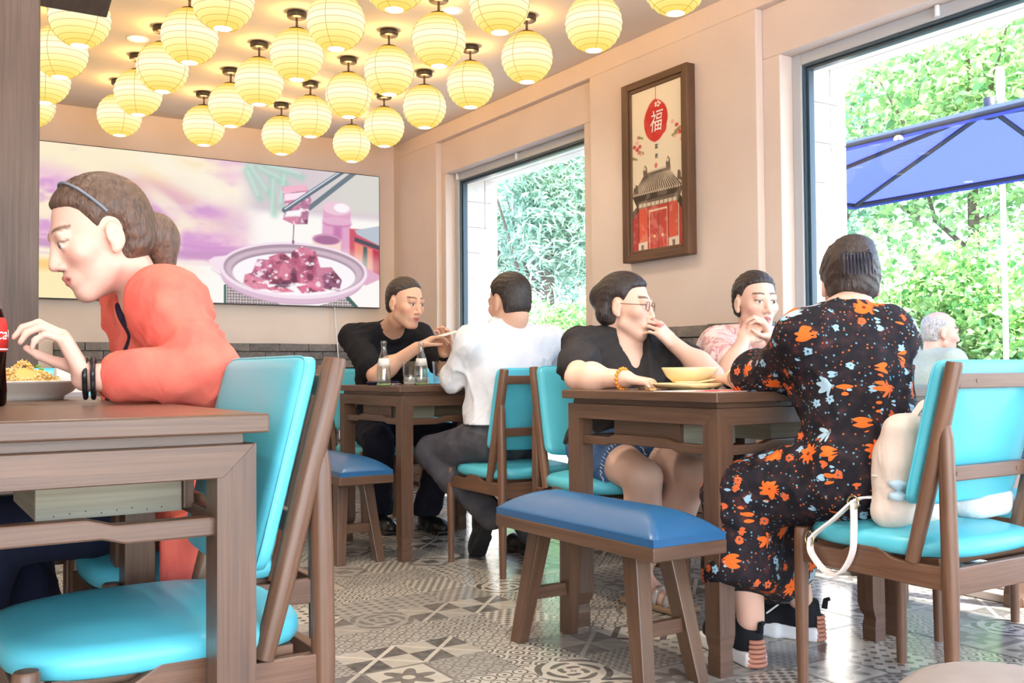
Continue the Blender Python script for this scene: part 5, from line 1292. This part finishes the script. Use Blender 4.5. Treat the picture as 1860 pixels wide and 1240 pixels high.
tro = solid_obj('jeans', leg_prims(HL, KL, AL, .012)+leg_prims(HR, KR, AR, .012)+[el(J['P'], (.185, .135, .115), None, .06), rc(KL, AL, .068, .060, .03), rc(KR, AR, .068, .060, .03)], .006, dn, m2, fold=FOLD)
bs_ = np.array(m2.location); MB().tube([lerp(HL, KL, t)-bs_+np.array([-.088+.028*t, -.01, .02-.02*t]) for t in np.linspace(.1, .75, 8)], .002, 5).build('seam', plain('seam_thread', lin((130, 124, 120)), .8), m2)
shoe(m2, (2.205, 3.655, .185), (.10, .62, -.78), MT['black_plastic'], plain('black_rubber', lin((34, 33, 35)), .6), .27, up=(0, .78, .62)); shoe(m2, (2.44, 3.66, 0), (.1, 1, 0), MT['black_plastic'], MT['black'], .27)
solid_obj('hair', hair_cap(hd, .009, .080, .05, .006, -.066), .005, hair_mat('black_hair', (44, 36, 32)), m2)

# --- woman in the black shirt
J = JJ(P=(2.29, 2.895, .545), C=(2.295, 2.865, .765), N=(2.295, 2.85, .945), SL=(2.465, 2.86, .905), SR=(2.135, 2.90, .895), EL=(2.50, 2.61, .795), WL=(2.405, 2.71, .915), ER=(1.945, 2.66, .795), WR=(1.985, 2.455, .79))
hd = Head((2.285, 2.83, 1.045), (.52, -.82, -.08), .99, fem=True)
hs = [hand(J['WL'], (-.6, .1, .55), (-.2, .7, -.2), (-.3, -.2, .8), .75, .9, .7), hand(J['WR'], (.45, -.75, -.12), (.1, -.2, -1), (.8, .4, .1), .95, .92, .7)]
HL, HR, KL, KR, AL, AR = A((2.385, 2.87, .525), (2.205, 2.88, .525), (2.345, 2.53, .455), (2.172, 2.60, .455), (2.315, 2.80, .10), (2.235, 2.70, .09))
ft = [rc(AR+np.array([0, .03, -.045]), AR+np.array([.03, -.15, -.06]), .034, .030, .03), rc(AL+np.array([0, .0, -.02]), AL+np.array([.02, -.09, -.075]), .033, .026, .03)]
for k in range(5): ft.append(rc(AR+np.array([.0+.016*k, -.15+.004*k, -.058]), AR+np.array([.004+.016*k, -.185+.006*k, -.062]), .011, .009, .004)); ft.append(rc(AL+np.array([-.01+.013*k, -.09, -.08]), AL+np.array([-.008+.013*k, -.115, -.085]), .010, .008, .004))
w1_ = person('woman in glasses, black shirt and denim shorts, chin on her hand', (2.30, 3.02, 0), J, hd, (226, 184, 162), True, 1.05, hands=hs, legs=[(HL, KL, AL), (HR, KR, AR)], legscale=1.05, arm=1.0, feet=ft)
R = spine_frame(J)
solid_obj('shirt', torso(J, .018, True, 1.1)+[rc(J['SL'], lerp(J['SL'], J['EL'], .55), .064, .072, .03), rc(J['SR'], lerp(J['SR'], J['ER'], .62), .064, .074, .03), cut(J['P']-Z3*.0, -Z3, .01),
          rc(J['N']+np.array([0, .0, .06]), J['N']-R[2]*.03+R[1]*.07, .062, .055, .006, 's'), rc(J['N']-R[2]*.03+R[1]*.09, J['N']-R[2]*.17+R[1]*.17, .05, .018, .01, 's')], .006, cloth('black_shirt_cotton', lin((50, 47, 48)), .9, .45, 8), w1_, fold=FOLD2)
dm = cloth('blue_denim', lin((86, 116, 160)), .9, .3, 14, c2=lin((58, 84, 126)))
def leg_cut(H_, K, t): return cut(lerp(H_, K, t), K-H_)
for nm, H_, K in (('shorts', HL, KL), ('shorts', HR, KR)):
    pass
solid_obj('shorts', [rc(HL, lerp(HL, KL, .48), .108, .092, .05), rc(HR, lerp(HR, KR, .48), .108, .092, .05), el(J['P'], (.19, .14, .12), None, .06), leg_cut(HL, KL, .52), leg_cut(HR, KR, .53)], .006, dm, w1_, fold=FOLD)
fr_ = MB(); bs_ = np.array(w1_.location)
for H_, K in ((HL, KL), (HR, KR)):
    c = lerp(H_, K, .53); d = unit(K-H_); u = unit(np.cross(d, X3)); s_ = np.cross(d, u)
    for k in range(46):
        a = k/46*6.283; p = c+(u*math.cos(a)+s_*math.sin(a))*.091-bs_; fr_.tube([p, p+d*random.uniform(.008, .02)+np.array([random.uniform(-.004, .004), 0, -.003])], .0016, 4)
tag(fr_.build('frayed_hem', plain('white_thread', lin((206, 214, 224)), .9), w1_), kind='stuff')
hk = hair_mat('dark_brown_hair', (46, 36, 34))
solid_obj('hair', hair_cap(hd, .012, .078, .035, .010, -.075, [hd.E((0, -.098, .035), (.048, .042, .048), .02), hd.C((-.05, -.06, -.03), (.05, -.06, -.03), .03, .03, .03)]), .005, hk, w1_)
def glasses(hd, root, base):
    m = MB(); W = lambda p: hd.w(p)-base
    for s in (-1, 1):
        m.tube([W((s*.032+.022*math.cos(a)*(1), .1005-.004*abs(math.cos(a)), .008+.017*math.sin(a))) for a in np.linspace(0, 6.283, 22)], .0014, 6, caps=False)
        m.tube([W((s*.054, .097, .012)), W((s*.072, .07, .012)), W((s*.079, .0, .012)), W((s*.078, -.02, -.004))], .0014, 6)
    m.tube([W((-.010, .101, .012)), W((0, .105, .014)), W((.010, .101, .012))], .0014, 6)
    m.build('glasses', plain('glasses_frame', lin((120, 70, 50)), .3), root)
glasses(hd, w1_, bs_)
wt = lerp(J['ER'], J['WR'], .93); wd = unit(J['WR']-J['ER']); u = unit(np.cross(wd, Z3)); v_ = np.cross(wd, u); m = MB()
for k in range(16):
    a = k/16*6.283; c = wt-bs_+(u*math.cos(a)+v_*math.sin(a))*.033; m.lathe([(0, -.0062), (.0044, -.0044), (.0062, 0), (.0044, .0044), (0, .0062)], c, 8)
tag(m.build('bracelet', plain('amber', lin((232, 140, 40)), .2), w1_, weld=False), 'amber bead bracelet')
sm_ = plain('silver_sandal', lin((176, 170, 164)), .35, .3); cork = plain('cork_sole', lin((150, 120, 92)), .8)
for A_ in (AR,):
    b0 = A_+np.array([0, .05, -.09]); b0[2] = .0
    so_ = MB().hexa([p-bs_ for p in A(b0+[-.04, .02, .001], b0+[.075, .02, .001], b0+[.105, -.245, .001], b0+[-.015, -.25, .001], b0+[-.04, .02, .024], b0+[.075, .02, .024], b0+[.105, -.245, .022], b0+[-.015, -.25, .022])]).build('sandal', cork, w1_, bevel=.008)
    mm = MB()
    for y0, z0 in ((-.085, .075), (-.14, .062)):
        q = [b0-bs_+np.array([.02+.045*math.cos(a)+(-y0)*.1, y0-.05, .02+z0*.75*math.sin(a)]) for a in np.linspace(0, math.pi, 12)]
        mm.grid([[p+np.array([0, -.016, 0]), p+np.array([0, .016, 0])] for p in q])
    stp = mm.build('strap', sm_, so_); stp.modifiers.new('solid', 'SOLIDIFY').thickness = .004

# --- girl in the pink blouse
J = JJ(P=(2.94, 2.88, .545), C=(2.92, 2.85, .765), N=(2.895, 2.80, .955), SL=(3.055, 2.83, .915), SR=(2.755, 2.85, .915), EL=(2.90, 2.58, .80), WL=(2.80, 2.61, .935), ER=(2.60, 2.62, .80), WR=(2.68, 2.63, .925))
hd = Head((2.885, 2.765, 1.075), (-.28, -.92, -.08), .98, fem=True)
hs = [hand(J['WL'], (-.45, -.05, .6), (-.6, .5, -.2), (0, -.5, .6), .9, .86, .7), hand(J['WR'], (.5, -.02, .55), (.6, .5, -.2), (0, -.5, .6), .9, .86, .7)]
HL, HR, KL, KR, AL, AR = A((3.02, 2.86, .53), (2.86, 2.86, .53), (2.79, 2.56, .545), (2.74, 2.52, .475), (2.70, 2.60, .16), (2.75, 2.56, .09))
ft = [rc(AL+np.array([0, 0, -.02]), AL+np.array([-.06, -.12, -.07]), .033, .024, .03), rc(AR+np.array([0, .02, -.045]), AR+np.array([0, -.13, -.06]), .034, .026, .03)]
w2_ = person('girl in a pink blouse, dark hair tied back, hands before her mouth', (2.94, 2.99, 0), J, hd, (232, 190, 170), True, .9, hands=hs, legs=[(HL, KL, AL), (HR, KR, AR)], legscale=.92, arm=.9, feet=ft)
R = spine_frame(J); t = NT('pink_blouse_print'); t.bsdf(rough=.85, spec=.25); v = t.coord('Object'); n = t.noise(v, 16, 3, .5, 1.5)
t.link(t.ramp(n, [(.40, lin((246, 226, 222))), (.52, lin((240, 206, 206))), (.62, lin((206, 140, 150))), (.68, lin((246, 224, 220)))]), t.b.inputs['Base Color']); t.bump(t.noise(v, 10, 3), .4, .03); MT['pink'] = t.m
solid_obj('blouse', torso(J, .016, True, .96)+[rc(J['SL'], lerp(J['SL'], J['EL'], .55), .060, .072, .03), rc(J['SR'], lerp(J['SR'], J['ER'], .62), .060, .072, .03), cut(J['P']-Z3*.0, -Z3, .01), rc(J['N']+np.array([0, 0, .07]), J['N']-R[2]*.02+R[1]*.06, .06, .05, .006, 's'), rc(J['N']-R[2]*.02+R[1]*.08, J['N']-R[2]*.10+R[1]*.13, .04, .016, .01, 's')], .006, MT['pink'], w2_, fold=FOLD2)
solid_obj('skirt', [rc(HL, lerp(HL, KL, .75), .10, .085, .05), rc(HR, lerp(HR, KR, .75), .10, .085, .05), el(J['P'], (.17, .13, .12), None, .06), leg_cut(HL, KL, .74), leg_cut(HR, KR, .74)], .007, cloth('white_skirt', lin((214, 210, 216)), .9, .4), w2_)
solid_obj('hair', hair_cap(hd, .010, .080, .04, .008, -.062, [hd.E((0, -.10, -.01), (.034, .034, .045), .02)]), .005, hk, w2_)

# --- woman in the floral dress, back to us
t = NT('floral_dress_print'); t.bsdf(rough=.85, spec=.25); v = t.coord('Object')
warp = t.new('ShaderNodeVectorMath', operation='MULTIPLY_ADD'); nz = t.new('ShaderNodeTexNoise'); nz.inputs['Scale'].default_value = 22; t.link(v, nz.inputs['Vector'])
t.link(nz.outputs['Color'], warp.inputs[0]); warp.inputs[1].default_value = (.004, .004, .004); t.link(v, warp.inputs[2])
def voro(scale, seed):
    vv = t.new('ShaderNodeVectorMath', operation='ADD'); t.link(warp.outputs[0], vv.inputs[0]); vv.inputs[1].default_value = (seed, seed*.7, seed*.3)
    o = t.new('ShaderNodeTexVoronoi'); o.inputs['Scale'].default_value = scale; o.inputs['Randomness'].default_value = .8; t.link(vv.outputs[0], o.inputs['Vector'])
    sc_ = t.new('ShaderNodeSeparateColor'); t.link(o.outputs['Color'], sc_.inputs[0])
    df = t.new('ShaderNodeVectorMath', operation='SUBTRACT'); t.link(vv.outputs[0], df.inputs[0]); t.link(o.outputs['Position'], df.inputs[1]); sx_ = t.new('ShaderNodeSeparateXYZ'); t.link(df.outputs[0], sx_.inputs[0])
    th = (X_(t.nt, sx_.outputs[2])).atan2(X_(t.nt, sx_.outputs[0])+X_(t.nt, sx_.outputs[1]))
    return X_(t.nt, o.outputs['Distance']), X_(t.nt, sc_.outputs[0]), X_(t.nt, sc_.outputs[1]), th
base = t.ramp(t.noise(v, 30, 4), [(.42, lin((26, 23, 30))), (.6, lin((42, 32, 36))), (.7, lin((74, 40, 40)))])
d3, r3, q3, t3 = voro(95, 7.1); c = t.mix(((d3 < .26)*(r3 > .5)).k, base, t.mix((q3 > .5).k, lin((170, 92, 52)), lin((96, 140, 156))))
d2, r2, q2, t2 = voro(27, 3.3); c = t.mix(((d2 < ((t2*6).sin()*.06+.29))*(r2 > .32)).k, c, t.mix((q2 > .45).k, lin((206, 96, 50)), lin((150, 184, 204))))
c = t.mix(((d2 < .09)*(r2 > .32)).k, c, lin((60, 70, 90)))
d1, r1, q1, t1 = voro(13, 1.7); c = t.mix(((d1 < ((t1*9).sin()*.07+.30))*(r1 > .18)).k, c, t.mix((q1 > .78).k, lin((232, 106, 40)), lin((168, 196, 212))))
c = t.mix(((d1 < .07)*(r1 > .18)).k, c, lin((120, 40, 24)))
t.link(c, t.b.inputs['Base Color']); t.bump(t.noise(t.coord('Object', (1, 1, .5)), 9, 3, .5, 1), .35, .03); MT['floral'] = t.m
J = JJ(P=(2.17, 1.69, .55), C=(2.165, 1.73, .78), N=(2.165, 1.765, .975), SL=(2.045, 1.785, .90), SR=(2.262, 1.69, .90), EL=(2.125, 1.985, .80), WL=(2.17, 2.17, .79), ER=(2.46, 1.88, .80), WR=(2.42, 2.12, .79))
hd = Head((2.258, 1.81, 1.05), (.66, .74, -.34), .92, fem=True)
hs = [hand(J['WL'], (.1, .9, -.05), (-.1, 0, -1), (.9, .1, .1), .4, .92), hand(J['WR'], (-.2, .8, .0), (0, 0, -1), (-.9, 0, .2), .5, .92)]
HL, HR, KL, KR, AL, AR = A((2.11, 1.72, .535), (2.28, 1.68, .535), (1.985, 1.97, .475), (2.19, 2.03, .475), (2.035, 1.985, .13), (2.345, 2.085, .13))
w3_ = person('woman in a dark orange-flowered dress seen from behind, hair pinned up', (2.20, 1.69, 0), J, hd, (226, 182, 162), True, .88, hands=hs, legs=[(HL, KL, AL), (HR, KR, AR)], legscale=1.05, arm=1.05)
pr_ = torso(J, .016, True, .90)+[rc(J['SL'], J['EL'], .060, .068, .05), rc(J['EL'], lerp(J['EL'], J['WL'], .28), .073, .083, .02), rc(J['SR'], J['ER'], .062, .068, .05), rc(J['ER'], lerp(J['ER'], J['WR'], .28), .07, .08, .02),
     el(J['P'], (.165, .13, .13), None, .06), rc(HL, KL, .118, .092, .05), rc(HR, KR, .125, .092, .05), rc(lerp(HL, HR, .5), lerp(KL, KR, .5), .10, .08, .06),
     rc(KL, KL+np.array([-.01, .0, -.20]), .092, .100, .04), rc(KR, KR+np.array([.02, .0, -.20]), .090, .10, .04), rc(lerp(KL, KR, .35), lerp(KL, KR, .35)+np.array([0, 0, -.22]), .085, .10, .05), rc(lerp(KL, KR, .7), lerp(KL, KR, .7)+np.array([0, -.01, -.22]), .085, .10, .05),
     cut((1.95, 1.97, .225), (-.35, -.2, -1)), rc(J['N']+np.array([0, .0, .05]), J['N']+np.array([0, .02, .0]), .062, .060, .006, 's'), cut(J['EL']+(J['WL']-J['EL'])*.36, J['WL']-J['EL']) if False else cut((0, 0, 3), Z3)]
solid_obj('dress', pr_, .006, MT['floral'], w3_, fold=FOLD2)
hc = hair_mat('dark_curly_hair', (50, 38, 34))
curl_ = [hd.E((.055*math.sin(k*2.4), -.075+.03*math.cos(k*1.7), .070+.04*math.sin(k*1.1)), (.025, .023, .023), .014) for k in range(12)]
solid_obj('hair', hair_cap(hd, .012, .075, .03, .012, -.070, [hd.E((0, -.085, .045), (.055, .045, .065), .03), hd.E((.01, -.06, .095), (.05, .045, .028), .03)], ear=False), .005, hc, w3_, fold=FOLD3)
bs_ = np.array(w3_.location); m = MB()
for k in range(9):
    x = -.034+.0085*k; m.tube([hd.w((x, -.112, .055))-bs_, hd.w((x*1.1, -.150, .028))-bs_, hd.w((x*1.15, -.138, -.028))-bs_], [.0035, .004, .002], 7)
m.tube([hd.w((-.04, -.118, .052))-bs_, hd.w((.04, -.118, .052))-bs_], .007, 10); tag(m.build('hair_clip', plain('tortoise_clip', lin((40, 40, 56)), .15), w3_), 'dark claw hair clip')
wt = lerp(J['EL'], J['WL'], .90); wd = unit(J['WL']-J['EL']); u = unit(np.cross(wd, Z3)); v_ = np.cross(wd, u)
MB().tube([wt-bs_+(u*math.cos(a)+v_*math.sin(a))*.034 for a in np.linspace(0, 6.283, 24)], .0022, 7, caps=False).build('bangle', MT['chrome'], w3_)
can, sol, rib_ = cloth('black_canvas', lin((30, 31, 36)), .85, .1), plain('white_rubber', lin((226, 224, 226)), .5), plain('brown_rubber', lin((176, 118, 96)), .6)
for (hx_, d_) in (((2.03, 1.955, 0), (.22, .97, 0)), ((2.39, 2.045, 0), (-.42, .9, 0))):
    o_, w_ = shoe(w3_, hx_, d_, can, sol, .265, name='sneaker', h=.085, sole_h=.044)
    m = MB(); R_2 = None
    for k in range(6):
        z = .010+.0125*k; q = [w_(.0345*math.sin(a)*(1-.05*k), .026-.034*math.cos(a)*(1+.02*(5-k)), z)-bs_ for a in np.linspace(-.95, .95, 9)]; m.tube(q, .0062, 6)
    m.build('heel_ridge', rib_, o_)
    m = MB()
    for k in range(5): m.tube([w_(-.018, .115+.018*k, .098-.009*k)-bs_, w_(0, .119+.018*k, .105-.009*k)-bs_, w_(.018, .115+.018*k, .098-.009*k)-bs_], .0035, 6)
    for s_ in (-1, 1): m.tube([w_(0, .105, .108)-bs_, w_(s_*.03, .10, .118)-bs_, w_(s_*.045, .12, .10)-bs_, w_(s_*.05, .15, .075)-bs_], .003, 6)
    m.build('lace', sol, o_)
    m = MB().tube([w_(0, -.012, .10)-bs_, w_(0, -.016, .125)-bs_, w_(0, -.028, .130)-bs_], [.009, .008, .006], 8).build('pull_tab', can, o_)

# --- woman in the coral cardigan
J = JJ(P=(.545, 2.31, .55), C=(.555, 2.265, .77), N=(.482, 2.235, 1.0), SL=(.492, 2.085, .958), SR=(.50, 2.41, .958), EL=(.545, 1.975, .815), WL=(.325, 2.02, .812), ER=(.62, 2.52, .72), WR=(.52, 2.36, .645))
hd = Head((.385, 2.205, 1.102), (-.93, -.06, -.36), 1.02, up=(-.1, 0, 1), fem=True)
hs = [hand(J['WL'], (-.45, .05, .88), (-.86, .15, -.44), (-.3, .9, -.1), (.78, .82, .88, .95), 1.0, .9, .02), hand(J['WR'], (-.5, -.6, -.3), (.2, .2, -.9), (-.6, .5, 0), .5, .94, .6)]
w0_ = person('woman in a coral cardigan, brown hair tied low, hand raised over rice plate', (.62, 2.31, 0), J, hd, (228, 182, 164), True, 1.0, h=.0045, arm=.94, hands=hs, brow=(90, 66, 52))
co = cloth('coral_knit', lin((240, 122, 104)), .9, .45, 8, c2=lin((226, 100, 88)))
R = spine_frame(J)
solid_obj('undershirt', torso(J, .008, True, 1.0)+[cut(J['P'], -Z3), rc(J['N']+np.array([-.03, 0, .06]), J['N']+np.array([-.04, 0, -.01]), .065, .06, .006, 's')], .006, cloth('navy_top', lin((48, 38, 62)), .9, .3), w0_)
card = torso(J, .016, True, 1.0)+[rc(J['SL'], J['EL'], .062, .064, .05), rc(J['EL'], lerp(J['EL'], J['WL'], .70), .064, .048, .02), rc(J['SR'], J['ER'], .070, .062, .05), rc(J['ER'], lerp(J['ER'], J['WR'], .74), .061, .048, .02),
      el(J['P'], (.14, .19, .13), None, .06), rc((.53, 2.16, .56), (.53, 2.03, .50), .07, .035, .05), bx((.535, 2.012, .40), (.075, .020, .135), None, .018, .03),
      rc(J['N']+R[1]*.06+R[2]*.10, J['C']+R[1]*.16-R[2]*.02, .062, .062, .01, 's'), rc(J['C']+R[1]*.16, J['P']+R[1]*.20, .065, .085, .01, 's'), rc(J['N']+np.array([-.02, 0, .08]), J['N']+np.array([-.02, 0, .0]), .066, .062, .006, 's')]
solid_obj('cardigan', card, .006, co, w0_, fold=FOLD2)
HL, HR, KL, KR, AL, AR = A((.53, 2.265, .535), (.53, 2.41, .535), (.17, 2.28, .50), (.19, 2.45, .49), (.10, 2.31, .09), (.40, 2.50, .11))
solid_obj('jeans', leg_prims(HL, KL, AL, .016)+leg_prims(HR, KR, AR, .014)+[el(J['P'], (.14, .185, .12), None, .06)], .008, cloth('dark_navy_denim', lin((26, 30, 52)), .9, .4), w0_, fold=FOLD)
shoe(w0_, (.13, 2.31, 0), (-1, 0, 0), can, sol, .25); shoe(w0_, (.42, 2.50, .02), (-.95, 0, -.1), can, sol, .25)
hb = hair_mat('brown_hair', (88, 66, 54))
solid_obj('hair', hair_cap(hd, .010, .080, .035, .012, -.062, [hd.E((0, -.118, -.03), (.036, .036, .050), .02), hd.E((0, -.105, -.075), (.024, .024, .035), .02)]), .005, hb, w0_)
bs_ = np.array(w0_.location); wt = lerp(J['EL'], J['WL'], .97); wd = unit(J['WL']-J['EL']); u = unit(np.cross(wd, Z3)); v_ = np.cross(wd, u); m = MB()
for q_ in (-.007, .007): m.tube([wt+wd*q_-bs_+(u*math.cos(a)+v_*math.sin(a))*(.036+.002*math.sin(a*7+q_*500)) for a in np.linspace(0, 6.283, 40)], .0048, 7, caps=False)
tag(m.build('bracelet', MT['black_plastic'], w0_), 'dark braided bracelet')
m = MB().tube([hd.w((.089*math.sin(a)*1.0, -.012+.108*.42*math.cos(a)+.004, .038+.098*.91*math.cos(a)))-bs_ for a in np.linspace(-1.5, 1.5, 24)], .003, 8).build('hair_band', plain('grey_hair_band', lin((120, 126, 140)), .4), w0_)

# --- man outside, beyond the large window
J = JJ(P=(5.36, 3.745, .46), C=(5.37, 3.735, .70), N=(5.39, 3.725, .90), SL=(5.44, 3.885, .855), SR=(5.33, 3.545, .855), EL=(5.56, 3.905, .62), WL=(5.78, 3.775, .66), ER=(5.44, 3.445, .62), WR=(5.68, 3.485, .66))
hd = Head((5.44, 3.705, 1.025), (.80, -.58, -.12), 1.05)
hs = [hand(J['WL'], (.8, -.4, .1), (0, 0, -1), (0, -1, 0), .5), hand(J['WR'], (.8, -.2, .1), (0, 0, -1), (0, 1, 0), .5)]
HL, HR, KL, KR, AL, AR = A((5.42, 3.825, .44), (5.36, 3.665, .44), (5.80, 3.645, .40), (5.76, 3.485, .40), (5.82, 3.625, -.05), (5.78, 3.465, -.05))
m3 = person('bald older man in a pale shirt seated outside beyond the large window', (5.36, 3.745, -.15), J, hd, (178, 132, 112), hands=hs, h=.007)
solid_obj('shirt', torso(J, .018, False, 1.1)+[rc(J['SL'], J['EL'], .068, .06, .04), rc(J['SR'], J['ER'], .068, .06, .04), rc(J['N']+np.array([0, 0, .05]), J['N'], .06, .058, .006, 's'), cut(J['P']-Z3*.02, -Z3)], .009, cloth('pale_shirt', lin((132, 140, 128)), .85, .4), m3)
solid_obj('trousers', leg_prims(HL, KL, AL, .016)+leg_prims(HR, KR, AR, .016)+[el(J['P'], (.17, .17, .11), None, .06)], .01, tr_, m3)
shoe(m3, (5.79, 3.645, -.15), (.8, -.55, 0), can, sol, .26); shoe(m3, (5.75, 3.485, -.15), (.8, -.55, 0), can, sol, .26)
solid_obj('hair', hair_cap(hd, .005, .2, .0, -.012, -.06)+[hd.E((0, .02, .12), (.08, .11, .09), .01, 's')], .006, hair_mat('white_hair', (120, 116, 112)), m3)
r = empty('terrace_chair', (5.33, 3.775, -.15), math.atan2(.58, .80)-math.pi, 'dark terrace chair under the man outside', 'chair')
r.rotation_euler.z = math.atan2(-.58, .8)
MB().box((-.2, -.2, .465), (.2, .2, .49)).build('seat', MT['seal'], r, bevel=.006); MB().box((-.225, -.2, .62), (-.2, .2, .86)).build('backrest', MT['seal'], r, bevel=.006)
for sx in (-1, 1):
    for sy in (-1, 1): MB().tube([(sx*.19, sy*.18, 0), (sx*.19 if sx > 0 else -.2, sy*.18, .47 if sx > 0 else .88)], .013, 10).build('leg', MT['black'], r)
